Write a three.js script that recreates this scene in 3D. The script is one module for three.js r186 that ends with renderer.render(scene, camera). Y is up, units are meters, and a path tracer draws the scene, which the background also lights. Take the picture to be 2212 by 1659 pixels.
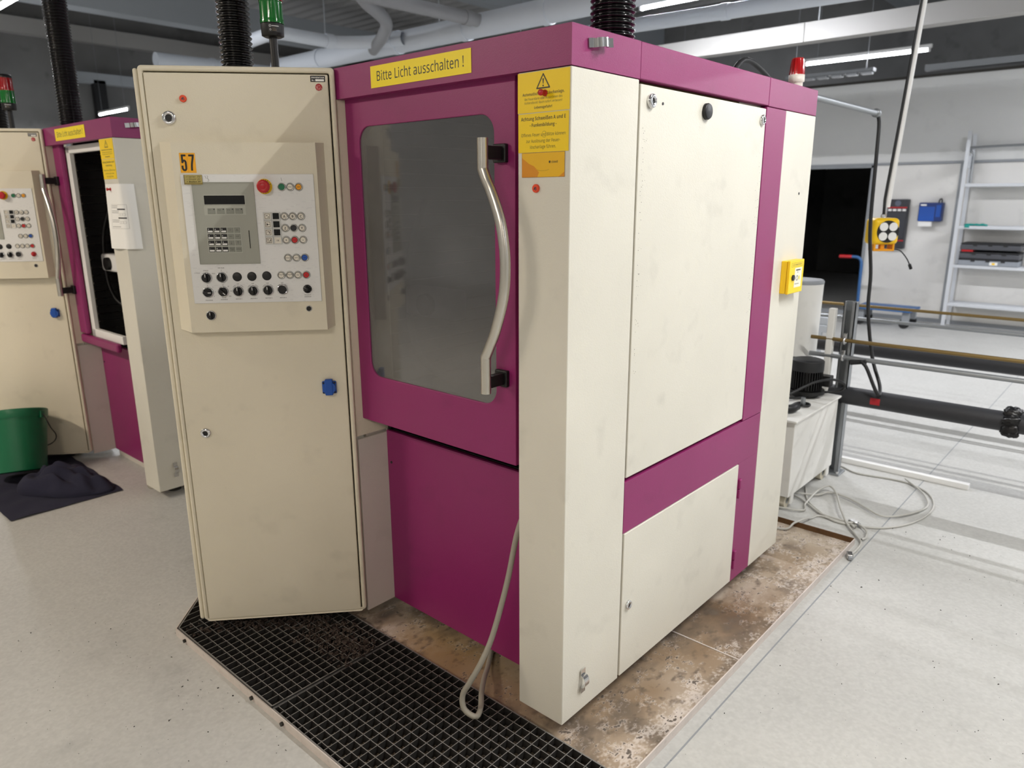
import * as THREE from 'three';
import { RoundedBoxGeometry } from 'three/addons/geometries/RoundedBoxGeometry.js';
import { mergeGeometries } from 'three/addons/utils/BufferGeometryUtils.js';
import { RectAreaLightUniformsLib } from 'three/addons/lights/RectAreaLightUniformsLib.js';

// ------------------------------------------------------------------ camera, exposure, lamps
const G = 0.06;                                   // machine datum (underside of the enclosure) above the hall floor
const scene = new THREE.Scene();
scene.background = new THREE.Color(0x0b0c0d);
const camera = new THREE.PerspectiveCamera(2 * Math.atan(829.5 / 1575.27) * 180 / Math.PI, 2212 / 1659, 0.05, 80);
camera.position.set(1.1125, 1.514 + G, 1.4582);
camera.rotation.set(-0.2528, 0.7292, -0.0044, 'YXZ');
camera.focus = 2.15; camera.userData.fStop = 3.4;
const renderer = new THREE.WebGLRenderer({ antialias: true });
renderer.toneMapping = THREE.LinearToneMapping;
renderer.toneMappingExposure = 1.5;
renderer.shadowMap.enabled = true;
RectAreaLightUniformsLib.init();
const LAMP_Y = 3.26, LAMP_POWER = 190;
// [centre x, z, length, strength factor] of the fluorescent strips of the hall, the added ones included
const WARM = 0xffecd2, COOL = 0xfbfbff;
const LAMPS = [
  [1.75, -0.92, 1.5, 1.9, 0xfdfaf4, 'above the near machine'], [-6.75, -0.92, 1.5, 2.0, COOL, 'above the aisle left of the machines'], [6.2, -0.92, 1.5, 0.6, COOL, 'over the right of the hall'],
  [-2.25, -5.0, 1.5, 2.0, COOL, 'beside the white duct behind the near machine'], [-15.65, -5.0, 1.5, 2.4, COOL, 'by the far concrete wall'], [2.6, -5.0, 1.5, 2.1, COOL, 'over the pipe racks'],
  [-2.25, -9.15, 1.5, 0.7, COOL, 'above the pale partition wall'], [2.9, -7.6, 1.5, 3.0, COOL, 'in front of the shelf bay, added to brighten the pale wall'],  // second strip is out of view, placed to brighten the partition
  [-3.4, 3.2, 1.5, 2.3, WARM, 'over the aisle in front of the far machine'], [1.2, 3.9, 1.5, 1.5, WARM, 'over the aisle in front of the near machine'], [5.2, 3.2, 1.5, 1.0, WARM, 'over the front right corner'],
  [-12.6, -0.92, 1.5, 2.2, COOL, 'over the far end of the machine row, added to lift the dark left wall'], [-10.2, 3.2, 1.5, 1.1, WARM, 'over the front left of the hall, added to lighten the left side'],  // both unseen, added to brighten the left of the hall
  [2.2, -12.6, 1.5, 2.0, COOL, 'behind the pale partition wall, added to light the rear wall'], [-6.2, -12.6, 1.5, 1.6, COOL, 'at the back of the hall behind the ducts, added to light the rear wall'],  // both unseen, added because the rear wall rendered black
];

// ------------------------------------------------------------------ helpers
let seed = 7;
const rnd = () => { seed = (seed * 1664525 + 1013904223) >>> 0; return seed / 4294967296; };
const V = (x, y, z) => new THREE.Vector3(x, y, z);
const taken = {};
const numbered = n => { taken[n] = (taken[n] || 0) + 1; return taken[n] === 1 ? n : n + '_' + String(taken[n] - 1).padStart(3, '0'); };

function noiseGrid(n, cells, oct, sd) {           // tileable value noise, n x n, 0..1
  const out = new Float32Array(n * n); let amp = 1, tot = 0, c = cells;
  let s = sd * 7919 + 13; const r = () => { s = (s * 1664525 + 1013904223) >>> 0; return s / 4294967296; };
  for (let o = 0; o < oct && c <= n; o++) {
    const g = new Float32Array(c * c); for (let i = 0; i < c * c; i++) g[i] = r();
    for (let y = 0; y < n; y++) {
      const fy = y / n * c, iy = Math.floor(fy), ty = fy - iy, sy = ty * ty * (3 - 2 * ty), y0 = (iy % c) * c, y1 = ((iy + 1) % c) * c;
      for (let x = 0; x < n; x++) {
        const fx = x / n * c, ix = Math.floor(fx), tx = fx - ix, sx = tx * tx * (3 - 2 * tx), x0 = ix % c, x1 = (ix + 1) % c;
        const a = g[y0 + x0] + (g[y0 + x1] - g[y0 + x0]) * sx, b = g[y1 + x0] + (g[y1 + x1] - g[y1 + x0]) * sx;
        out[y * n + x] += amp * (a + (b - a) * sy);
      }
    }
    tot += amp; amp *= 0.5; c *= 2;
  }
  for (let i = 0; i < out.length; i++) out[i] /= tot;
  return out;
}
function dataTex(w, h, f, srgb = true) {
  const d = new Uint8Array(w * h * 4);
  for (let y = 0; y < h; y++) for (let x = 0; x < w; x++) {
    const c = f(x, y), i = (y * w + x) * 4;
    d[i] = Math.max(0, Math.min(255, c[0])); d[i + 1] = Math.max(0, Math.min(255, c[1])); d[i + 2] = Math.max(0, Math.min(255, c[2])); d[i + 3] = 255;
  }
  const t = new THREE.DataTexture(d, w, h); t.wrapS = t.wrapT = THREE.RepeatWrapping; t.magFilter = THREE.LinearFilter; t.minFilter = THREE.LinearMipmapLinearFilter;
  t.generateMipmaps = true; if (srgb) t.colorSpace = THREE.SRGBColorSpace; t.needsUpdate = true; return t;
}
function canvasTex(w, h, draw) {
  const c = document.createElement('canvas'); c.width = w; c.height = h; const g = c.getContext('2d'); draw(g, w, h);
  const t = new THREE.CanvasTexture(c); t.colorSpace = THREE.SRGBColorSpace; t.anisotropy = 8; return t;
}
const per = (t, metres) => { const c = t.clone(); c.repeat.set(1 / metres, 1 / metres); c.needsUpdate = true; return c; };
const std = (color, roughness = 0.6, metalness = 0, extra = {}) => new THREE.MeshStandardMaterial({ color, roughness, metalness, ...extra });
const phy = o => new THREE.MeshPhysicalMaterial(o);
const lin = (r, g, b) => new THREE.Color().setRGB(r, g, b);

// uv in metres by the dominant axis of each vertex normal
function muv(geo) {
  const p = geo.attributes.position, n = geo.attributes.normal, uv = new Float32Array(p.count * 2);
  for (let i = 0; i < p.count; i++) {
    const ax = Math.abs(n.getX(i)), ay = Math.abs(n.getY(i)), az = Math.abs(n.getZ(i));
    if (ay >= ax && ay >= az) { uv[2 * i] = p.getX(i); uv[2 * i + 1] = p.getZ(i); }
    else if (ax >= az) { uv[2 * i] = p.getZ(i); uv[2 * i + 1] = p.getY(i); }
    else { uv[2 * i] = p.getX(i); uv[2 * i + 1] = p.getY(i); }
  }
  geo.setAttribute('uv', new THREE.BufferAttribute(uv, 2)); return geo;
}
function mesh(name, geo, mat, parent, label) {
  if (mat.userData.metric) muv(geo);
  const m = new THREE.Mesh(geo, mat); m.name = name; m.castShadow = m.receiveShadow = true; if (label) m.userData.label = label;
  parent.add(m); return m;
}
function thing(name, label, category, group, pos = [0, 0, 0], turn = 0) {
  const o = new THREE.Group(); o.name = numbered(name); o.position.set(...pos); o.rotation.y = turn; o.userData = { label, category };
  if (group) o.userData.group = group; scene.add(o); return o;
}
function single(name, geo, mat, label, category, group, pos, turn = 0) {
  const m = mesh(numbered(name), geo, mat, scene); m.userData = { label, category }; if (group) m.userData.group = group;
  if (pos) m.position.set(...pos); m.rotation.y = turn; return m;
}
function struct(name, geo, mat) { const m = mesh(name, geo, mat, scene); m.userData.kind = 'structure'; return m; }
const bx = (x0, x1, y0, y1, z0, z1) => new THREE.BoxGeometry(x1 - x0, y1 - y0, z1 - z0).translate((x0 + x1) / 2, (y0 + y1) / 2, (z0 + z1) / 2);
const rb = (x0, x1, y0, y1, z0, z1, r = 0.003, s = 2) => new RoundedBoxGeometry(x1 - x0, y1 - y0, z1 - z0, s, Math.min(r, (x1 - x0) / 2.01, (y1 - y0) / 2.01, (z1 - z0) / 2.01)).translate((x0 + x1) / 2, (y0 + y1) / 2, (z0 + z1) / 2);
const cyl = (r0, r1, h, x, y, z, axis = 'y', seg = 24) => { const g = new THREE.CylinderGeometry(r1, r0, h, seg); if (axis === 'x') g.rotateZ(-Math.PI / 2); if (axis === 'z') g.rotateX(Math.PI / 2); return g.translate(x, y, z); };
const lathe = (pts, seg = 32) => new THREE.LatheGeometry(pts.map(p => new THREE.Vector2(p[0], p[1])), seg);
const latheZ = (pts, x, y, z, seg = 28) => lathe(pts, seg).rotateX(Math.PI / 2).translate(x, y, z);       // axis turned to +z
const tube = (pts, r, seg = 60, rs = 10, closed = false, t = 0.5) => new THREE.TubeGeometry(new THREE.CatmullRomCurve3(pts.map(p => V(...p)), closed, 'catmullrom', t), seg, r, rs, closed);
function rod(a, b, r, seg = 14) {
  const A = V(...a), B = V(...b), d = B.clone().sub(A), g = new THREE.CylinderGeometry(r, r, d.length(), seg);
  g.applyQuaternion(new THREE.Quaternion().setFromUnitVectors(V(0, 1, 0), d.clone().normalize())); const m = A.add(B).multiplyScalar(0.5); return g.translate(m.x, m.y, m.z);
}
const merge = gs => mergeGeometries(gs.map(g => { const q = g.index ? g.toNonIndexed() : g; for (const k of Object.keys(q.attributes)) if (!['position', 'normal', 'uv'].includes(k)) q.deleteAttribute(k); return q; }));
function rrect(sh, x0, x1, y0, y1, r) {
  sh.moveTo(x0 + r, y0); sh.lineTo(x1 - r, y0); sh.absarc(x1 - r, y0 + r, r, -Math.PI / 2, 0, false); sh.lineTo(x1, y1 - r); sh.absarc(x1 - r, y1 - r, r, 0, Math.PI / 2, false);
  sh.lineTo(x0 + r, y1); sh.absarc(x0 + r, y1 - r, r, Math.PI / 2, Math.PI, false); sh.lineTo(x0, y0 + r); sh.absarc(x0 + r, y0 + r, r, Math.PI, Math.PI * 1.5, false); return sh;
}
// plate with a rounded outline and an optional rounded hole; front face at z = zf
function plate(o, hole, depth, zf, bevel = 0.002) {
  const s = rrect(new THREE.Shape(), o[0] + bevel, o[1] - bevel, o[2] + bevel, o[3] - bevel, Math.max(0.0005, o[4] - bevel));
  if (hole) s.holes.push(rrect(new THREE.Path(), hole[0] - bevel, hole[1] + bevel, hole[2] - bevel, hole[3] + bevel, hole[4] + bevel));
  const g = new THREE.ExtrudeGeometry(s, { depth: depth - 2 * bevel, bevelEnabled: bevel > 0, bevelThickness: bevel, bevelSize: bevel, bevelSegments: 2, curveSegments: 10 });
  return g.translate(0, 0, zf - depth + bevel);
}
const flat = (x0, x1, y0, y1, z) => new THREE.PlaneGeometry(x1 - x0, y1 - y0).translate((x0 + x1) / 2, (y0 + y1) / 2, z);

// ------------------------------------------------------------------ materials
const fine = noiseGrid(256, 64, 2, 3), soft = noiseGrid(256, 4, 5, 5), mid = noiseGrid(256, 16, 4, 9);
const bumpPeel = dataTex(256, 256, (x, y) => { const v = 255 * fine[y * 256 + x]; return [v, v, v]; }, false);
const tint = (amt, dirt = 0) => dataTex(256, 256, (x, y) => { const v = 255 - amt * 255 * soft[y * 256 + x] - dirt * 255 * Math.max(0, mid[y * 256 + x] - 0.66) * 3; return [v, v, v * 0.995]; });
const tintWeak = tint(0.06, 0.06), tintMid = tint(0.14, 0.12), tintStrong = tint(0.3, 0.2);
function paint(color, rough, bumpM = 0.0002, tile = 0.18, o = {}) {
  const m = std(color, rough, 0, { bumpMap: per(bumpPeel, tile), bumpScale: bumpM, map: per(o.tint || tintWeak, o.tile || 1.3) }); m.userData.metric = true; return m;
}
const M = {
  cream: paint(lin(0.75, 0.727, 0.645), 0.42), creamDoor: paint(lin(0.77, 0.71, 0.565), 0.45), creamGrey: paint(lin(0.66, 0.62, 0.565), 0.5),
  magenta: paint(lin(0.275, 0.018, 0.132), 0.42, 0.0002, 0.075), black: std(0x0a0a0b, 0.45), blackGloss: std(0x060607, 0.14), darkGap: std(0x020202, 1),
  steel: std(0xb9b9b6, 0.28, 1), brushed: std(0xcfccc4, 0.3, 1), chrome: std(0xdcdcdc, 0.12, 1), galv: std(0x9fa3a6, 0.42, 0.85), alu: std(0xb4b8bc, 0.4, 0.6),
  iron: std(0x35332f, 0.55, 0.5), grate: std(0xffffff, 0.5, 0.1, { vertexColors: true }), white: std(0xe8e8e6, 0.5), whitePlain: paint(0xe6e5e1, 0.6, 0.0001, 0.2, { tint: tintWeak, tile: 0.9 }),
  silver: std(0xc9c9c6, 0.38, 0.25), red: std(0xb5121c, 0.35), orange: std(0xe0441c, 0.45), yellow: std(0xf2c40c, 0.45), green: std(0x0a6b45, 0.4), blue: std(0x0b4da8, 0.42), amber: std(0xe59a08, 0.4),
  keyGrey: std(0x83857b, 0.6), unitGrey: std(0x9b9c91, 0.5), capWhite: std(0xded8cb, 0.5), grey: std(0x8b8f93, 0.55), dark: std(0x1c1d1f, 0.6), cableGrey: std(0xb4b3ad, 0.5), cableBlack: std(0x121315, 0.5),
  brass: std(0x857046, 0.42, 0.6), wood: paint(0x6d4a22, 0.7, 0.0004, 0.1, { tint: tintStrong, tile: 0.3 }), rim: paint(0xded4ce, 0.6, 0.0003, 0.1, { tint: tintMid, tile: 0.25 }),
  paper: std(0xf1f1ee, 0.75), teal: std(0x0b8f86, 0.6), rack: std(0xcdd1d6, 0.5, 0.1), navy: std(0x1f1f33, 0.95), bucket: std(0x03643f, 0.35), rubber: std(0x1b1b1c, 0.8),
  duct: std(0xdce4ee, 0.4), ductGrey: std(0x9a9ca0, 0.45), beamGrey: std(0xa7adb2, 0.7), trunk: std(0xa9a8a5, 0.6), board: std(0x2b2d33, 0.5), blueCard: std(0x0d3f9a, 0.5), tan: std(0x6a5232, 0.75), blueSteel: std(0x2f5e94, 0.45),
};
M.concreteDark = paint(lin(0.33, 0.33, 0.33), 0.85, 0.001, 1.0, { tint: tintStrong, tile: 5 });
M.ceil = paint(lin(0.5, 0.5, 0.5), 0.8, 0.0005, 1.0, { tint: tintMid, tile: 4 });
M.wallWhite = paint(lin(0.72, 0.73, 0.73), 0.8, 0.0004, 0.6, { tint: tintWeak, tile: 3 });
M.wallPanel = paint(lin(0.78, 0.77, 0.75), 0.7, 0.0003, 0.6, { tint: tintWeak, tile: 2 });
{ const n = 512, a = noiseGrid(n, 4, 6, 61), b = noiseGrid(n, 24, 4, 62); const t = dataTex(n, n, (x, y) => { const i = y * n + x, v = 172 + 44 * (a[i] - 0.5) + 10 * (b[i] - 0.5); return [v, v * 1.005, v * 1.02]; });   // dried coolant film with wiped streaks
  M.glass = phy({ color: 0xffffff, map: per(t, 0.9), roughness: 0.07, transmission: 0.84, thickness: 0, ior: 1.9, specularIntensity: 1 }); M.glass.userData.metric = true; }
M.redLens = phy({ color: 0xd01018, roughness: 0.15, transmission: 0.55, thickness: 0, ior: 1.5, clearcoat: 0.6 });
M.greenLens = phy({ color: 0x0f9a35, roughness: 0.15, transmission: 0.55, thickness: 0, ior: 1.5, clearcoat: 0.6 });
M.glow = std(0x111111, 0.5, 0, { emissive: 0xf4f7ff, emissiveIntensity: 58 });

// hall floor: pale sealed screed with fine grit, scuffs and a few dark crumbs
{
  const n = 1024, a = noiseGrid(n, 6, 6, 21), b = noiseGrid(n, 256, 2, 22), c = noiseGrid(n, 12, 5, 23);
  const t = dataTex(n, n, (x, y) => {
    const i = y * n + x; let v = 184 + 16 * (a[i] - 0.5) + 16 * (b[i] - 0.5) - 60 * Math.max(0, c[i] - 0.68);
    if (b[i] > 0.93) v -= 22; return [v, v * 1.0, v * 0.982];
  });
  const bp = dataTex(n, n, (x, y) => { const v = 255 * b[y * n + x]; return [v, v, v]; }, false);
  M.floor = std(0xffffff, 0.5, 0, { map: per(t, 2.6), bumpMap: per(bp, 2.6), bumpScale: 0.0008 }); M.floor.userData.metric = true;
}
// ------------------------------------------------------------------ the hall
{
  const X0 = -18.2, X1 = 8, Z0 = -15, Z1 = 8, H = 5.7;
  const fl = struct('floor', bx(X0 - 0.3, X1 + 0.3, -0.2, 0, Z0 - 0.3, Z1 + 0.3), M.floor);
  mesh('expansion_joint', bx(0.2755, 0.2805, -0.003, 0.0006, -8.8, 0.9), M.grey, fl); 
  mesh('expansion_joint', bx(-6, 7, -0.003, 0.0006, -6.9, -6.896), M.grey, fl);
  struct('wall_left', bx(X0 - 0.3, X0, 0, H, Z0 - 0.3, Z1 + 0.3), M.concreteDark);
  struct('wall_right', bx(X1, X1 + 0.3, 0, H, Z0 - 0.3, Z1 + 0.3), M.wallWhite);
  struct('wall_front', bx(X0, X1, 0, H, Z1, Z1 + 0.3), M.wallWhite);
  struct('wall_back', bx(X0, X1, 0, H, Z0 - 0.3, Z0), M.concreteDark);
  // trapezoidal roof sheet, ribs along x
  const s = new THREE.Shape(); const p = 0.36; let z = Z0 - 0.3; s.moveTo(-z, H + 0.25);
  for (; z < Z1 + 0.3; z += p) { s.lineTo(-z, H); s.lineTo(-z - 0.13, H); s.lineTo(-z - 0.17, H + 0.09); s.lineTo(-z - 0.32, H + 0.09); } s.lineTo(-z, H); s.lineTo(-z, H + 0.25);
  const cg = new THREE.ExtrudeGeometry(s, { depth: X1 - X0 + 0.6, bevelEnabled: false }).rotateY(Math.PI / 2);
  struct('ceiling', cg.translate(X0 - 0.3, 0, 0), M.ceil);
  struct('trim_1', bx(-14.2, -13.8, 4.8, 5.32, Z0, Z1), M.beamGrey);                      // roof girders along z
  struct('trim_2', bx(-9.0, -8.7, 4.9, 5.4, Z0, Z1), M.beamGrey);
  struct('trim_3', bx(-18.2, -17.95, 4.98, 5.3, Z0, Z1), M.trunk);                        // wall plate on the far left wall
  struct('trim_4', bx(-3.4, -3.15, 4.9, 5.4, Z0, Z1), M.beamGrey);
  // light partition wall across the hall, with its doorway
  const zf = -8.9, pw = 0.1, T = 2.93;
  const wb = struct('wall_partition', merge([bx(-12, -2.93, 0, T, zf - pw, zf), bx(-2.9, -1.9, 1.93, T, zf - pw, zf), bx(-1.9, X1, 0, T, zf - pw, zf)]), M.wallWhite);
  mesh('cover_rail', rb(-6, 7.5, 1.925, 1.955, zf, zf + 0.02), M.grey, wb);
  mesh('wall_board', bx(-1.87, -0.93, 0.01, 1.92, zf, zf + 0.006), M.wallPanel, wb);
  mesh('wall_board', bx(-0.92, 1.1, 0.01, 1.92, zf, zf + 0.006), M.wallPanel, wb);
  mesh('cover_strip', bx(-0.93, -0.905, 0.01, 1.93, zf, zf + 0.016), M.grey, wb);
  mesh('wall_coping', bx(-12, 7.5, T, T + 0.03, zf - pw - 0.02, zf + 0.02), M.iron, wb);
  struct('baseboard_back', bx(-12, 7.9, 0, 0.05, zf, zf + 0.03), M.grey);
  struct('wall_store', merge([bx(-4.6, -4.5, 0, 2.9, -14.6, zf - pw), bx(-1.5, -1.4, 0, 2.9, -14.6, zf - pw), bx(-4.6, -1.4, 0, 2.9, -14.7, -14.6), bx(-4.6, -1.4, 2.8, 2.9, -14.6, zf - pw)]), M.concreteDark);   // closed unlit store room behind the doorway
  const dk = struct('door_1', bx(-2.93, -2.9, 0, 1.93, zf - 0.06, zf + 0.02), M.grey);
  mesh('door_frame', merge([bx(-1.93, -1.9, 0, 1.93, zf - 0.06, zf + 0.02), bx(-2.9, -1.9, 1.9, 1.93, zf - 0.06, zf + 0.02)]), M.grey, dk);
}
// ------------------------------------------------------------------ strip lights
LAMPS.forEach(([x, z, len, k, hue, where]) => {
  const t = thing('strip_light', 'white fluorescent strip light hung ' + where, 'lamp', 'strip lights of the hall', [x, LAMP_Y, z]);
  mesh('housing', rb(-len / 2 - 0.03, len / 2 + 0.03, 0.04, 0.085, -0.02, 0.02, 0.008), M.white, t);
  mesh('tube', cyl(0.014, 0.014, len, 0, 0.018, 0, 'x', 16), M.glow, t);
  for (const sx of [-1, 1]) mesh('end_cap', bx(sx * len / 2 - 0.012, sx * len / 2 + 0.012, 0, 0.04, -0.02, 0.02), M.white, t);
  for (const sx of [-1, 1]) mesh('hanger', rod([sx * len * 0.4, 0.09, 0], [sx * len * 0.4, 5.75 - LAMP_Y, 0], 0.004, 6), M.galv, t);
  const L = new THREE.RectAreaLight(hue, LAMP_POWER * k * 1.4, len, 0.025); L.position.set(0, -0.002, 0); L.rotation.x = -Math.PI / 2; t.add(L);
});
// ------------------------------------------------------------------ printed signs
const FONT = 'Arial, Helvetica, sans-serif';
function fitText(g, txt, x, y, w, font, color = '#15140c', align = 'center') {
  g.font = font; g.fillStyle = color; g.textBaseline = 'alphabetic'; const mw = g.measureText(txt).width; g.save(); g.translate(x, y); const k = w ? w / mw : 1;
  g.scale(k, 1); g.textAlign = align; g.fillText(txt, 0, 0); g.restore();
}
const T = {};
T.light = canvasTex(1024, 148, (g, w, h) => { g.fillStyle = '#f8de00'; g.fillRect(0, 0, w, h); fitText(g, 'Bitte Licht ausschalten !', w / 2, 104, 900, '92px ' + FONT); });
T.warn1 = canvasTex(768, 448, (g, w, h) => {
  g.fillStyle = '#f4d000'; g.fillRect(0, 0, w, h); g.strokeStyle = '#12110a'; g.lineWidth = 15; g.lineJoin = 'round';
  g.beginPath(); g.moveTo(384, 34); g.lineTo(478, 186); g.lineTo(290, 186); g.closePath(); g.stroke();
  g.fillStyle = '#12110a'; g.beginPath(); g.moveTo(373, 84); g.lineTo(395, 84); g.lineTo(389, 142); g.lineTo(379, 142); g.closePath(); g.fill(); g.beginPath(); g.arc(384, 162, 10, 0, 7); g.fill();
  fitText(g, 'Automatische CO2-Löschanlage.', w / 2, 258, 620, 'bold 44px ' + FONT); fitText(g, 'Bei Feueralarm oder Ausströmen des', w / 2, 308, 560, '36px ' + FONT);
  fitText(g, 'Kohlendioxid: Raum sofort verlassen!', w / 2, 350, 560, '36px ' + FONT); fitText(g, 'Lebensgefahr!', w / 2, 408, 270, 'bold 40px ' + FONT);
});
T.warn2 = canvasTex(768, 440, (g, w, h) => {
  g.fillStyle = '#f4d000'; g.fillRect(0, 0, w, h); fitText(g, 'Achtung Schweißen A und E', w / 2, 78, 680, 'bold 56px ' + FONT); fitText(g, '- Funkenbildung -', w / 2, 150, 410, 'bold 52px ' + FONT);
  fitText(g, 'Offenes Feuer und Blitze können', w / 2, 258, 680, '50px ' + FONT); fitText(g, 'zur Auslösung der Feuer-', w / 2, 328, 520, '50px ' + FONT); fitText(g, 'löschanlage führen.', w / 2, 396, 400, '50px ' + FONT);
  g.strokeStyle = 'rgba(70,60,10,0.45)'; g.lineWidth = 5; g.beginPath(); g.arc(404, 240, 34, 0, 7); g.stroke();
});
T.torn = canvasTex(512, 216, (g, w, h) => {
  g.fillStyle = '#e7b40b'; g.fillRect(0, 0, w, h); g.fillStyle = '#d58a06'; g.beginPath(); g.moveTo(0, 40); g.lineTo(90, 96); g.lineTo(150, 118); g.lineTo(212, 172); g.lineTo(190, 216); g.lineTo(0, 216); g.closePath(); g.fill();
  g.beginPath(); g.moveTo(440, 216); g.lineTo(512, 170); g.lineTo(512, 216); g.fill(); g.strokeStyle = '#8a6a10'; g.lineWidth = 2; g.beginPath(); g.moveTo(190, 150); g.quadraticCurveTo(260, 168, 330, 150); g.stroke();
  g.fillStyle = '#3c300a'; g.beginPath(); g.arc(338, 84, 11, 0, 7); g.fill(); fitText(g, 'xixwe0', 395, 94, 76, 'bold 28px ' + FONT, '#3c300a'); g.strokeStyle = '#a5690a'; g.lineWidth = 5; g.strokeRect(0, 0, w, h);
});
T.num57 = canvasTex(360, 470, (g, w, h) => {
  g.fillStyle = '#f0a905'; g.fillRect(0, 0, w, h); g.strokeStyle = '#c98903'; g.lineWidth = 3; g.strokeRect(2, 2, 172, h - 4); g.strokeRect(178, 2, 180, h - 4);
  g.strokeStyle = '#0f0e0a'; g.lineWidth = 46; g.lineCap = 'butt'; g.lineJoin = 'miter';
  g.beginPath(); g.moveTo(146, 60); g.lineTo(58, 60); g.lineTo(58, 232); g.stroke(); g.beginPath(); g.moveTo(58, 240); g.bezierCurveTo(62, 160, 134, 160, 134, 240); g.lineTo(134, 350); g.bezierCurveTo(134, 430, 52, 430, 50, 340); g.lineTo(50, 300); g.stroke();
  g.beginPath(); g.moveTo(206, 60); g.lineTo(312, 60); g.bezierCurveTo(300, 180, 262, 220, 262, 420); g.stroke();
});
T.tape = canvasTex(440, 240, (g, w, h) => {
  g.fillStyle = '#a99a5c'; g.fillRect(0, 0, w, h); for (let i = 0; i < 500; i++) { g.fillStyle = i % 2 ? 'rgba(80,66,30,0.12)' : 'rgba(215,200,140,0.12)'; g.fillRect(rnd() * w, rnd() * h, 30, 4); }
  g.fillStyle = '#6b5a2c'; g.fillRect(0, 0, 16, h); g.fillRect(0, 205, w, 16);
  const f = 'italic 54px ' + FONT; fitText(g, '+ term  1V', 225, 66, 340, f, '#1d1a10'); fitText(g, '+ Druck  2C', 225, 128, 340, f, '#1d1a10'); fitText(g, '+ Boden 3Y', 225, 190, 340, 'bold ' + f, '#1d1a10');
});
T.inventar = canvasTex(360, 130, (g, w, h) => { g.fillStyle = '#0b0b10'; g.fillRect(0, 0, w, h); fitText(g, 'INVENTAR', w / 2, 56, 320, 'bold 46px ' + FONT, '#f1f0ea'); fitText(g, 'Nr.:', 66, 112, 80, 'bold 44px ' + FONT, '#f1f0ea'); g.fillStyle = '#f1f0ea'; g.fillRect(120, 74, 212, 42); });
T.seal = canvasTex(256, 256, (g, w, h) => {
  g.fillStyle = '#a3161d'; g.fillRect(0, 0, w, h); g.strokeStyle = '#e6b7b0'; g.lineCap = 'round';
  for (let i = 0; i < 34; i++) { const a = rnd() * 6.28, r = 30 + rnd() * 75; g.lineWidth = 5 + rnd() * 6; g.beginPath(); g.moveTo(128 + r * Math.cos(a), 128 + r * Math.sin(a)); g.lineTo(128 + (r + 12) * Math.cos(a + 0.3), 128 + (r + 12) * Math.sin(a + 0.3)); g.stroke(); }
});
T.magnet = canvasTex(128, 128, (g, w, h) => { g.fillStyle = '#e2481d'; g.fillRect(0, 0, w, h); g.fillStyle = '#2a2438'; g.beginPath(); g.moveTo(28, 84); g.lineTo(60, 34); g.lineTo(72, 40); g.lineTo(58, 84); g.fill(); g.strokeStyle = '#2a2438'; g.lineWidth = 11; g.beginPath(); g.arc(78, 76, 16, 0, 7); g.stroke(); g.beginPath(); g.moveTo(76, 58); g.lineTo(92, 40); g.stroke(); });
T.alarm = canvasTex(360, 520, (g, w, h) => { g.fillStyle = '#f3d50e'; g.fillRect(0, 0, w, h); g.strokeStyle = '#4a4108'; g.lineWidth = 4; g.strokeRect(40, 34, 290, 60); fitText(g, '! CO2-HANDTASTE !', 185, 78, 262, 'bold 40px ' + FONT, '#4a4108'); });
T.alarmCard = canvasTex(200, 360, (g, w, h) => {
  g.fillStyle = '#ecead8'; g.fillRect(0, 0, w, h); g.fillStyle = '#3a3b34'; g.fillRect(30, 30, 130, 24); g.fillRect(78, 72, 18, 20); g.strokeStyle = '#3a3b34'; g.lineWidth = 12; g.beginPath(); g.ellipse(76, 190, 30, 42, 0, 0, 7); g.stroke();
  g.fillStyle = '#e8d94a'; g.beginPath(); g.ellipse(140, 190, 22, 42, 0, 0, 7); g.fill(); g.fillStyle = '#6a6b60'; g.fillRect(20, 290, 120, 12);
});
T.paperNote = canvasTex(420, 600, (g, w, h) => {
  g.fillStyle = '#f3f3f0'; g.fillRect(0, 0, w, h); g.strokeStyle = '#9a9a98'; g.lineWidth = 2; g.strokeRect(110, 190, 220, 220); g.fillStyle = '#777'; for (const y of [200, 216, 246, 262, 330, 346, 392]) g.fillRect(120, y, 90 + (y * 37) % 60, 4);
  g.fillStyle = '#222'; g.fillRect(220, 226, 96, 12); g.fillRect(226, 306, 96, 12); g.strokeStyle = '#b8b8b6'; for (let i = 0; i < 4; i++) { g.beginPath(); g.arc(250 + i * 18, 280, 12, 0, 7); g.stroke(); g.beginPath(); g.arc(250 + i * 18, 352, 12, 0, 7); g.stroke(); }
});
T.tower = canvasTex(256, 128, (g, w, h) => { g.fillStyle = '#111113'; g.fillRect(0, 0, w, h); g.strokeStyle = '#cfcfcf'; g.lineWidth = 5; g.beginPath(); g.arc(36, 34, 18, 0, 7); g.stroke(); g.beginPath(); g.moveTo(26, 44); g.lineTo(46, 24); g.stroke(); g.beginPath(); g.arc(40, 92, 13, 0, 7); g.stroke(); g.fillStyle = '#bdbdbd'; g.fillRect(64, 26, 130, 16); g.fillStyle = '#8a7a60'; g.fillRect(70, 66, 60, 5); g.fillRect(70, 84, 80, 5); g.fillRect(70, 102, 80, 5); });
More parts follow.
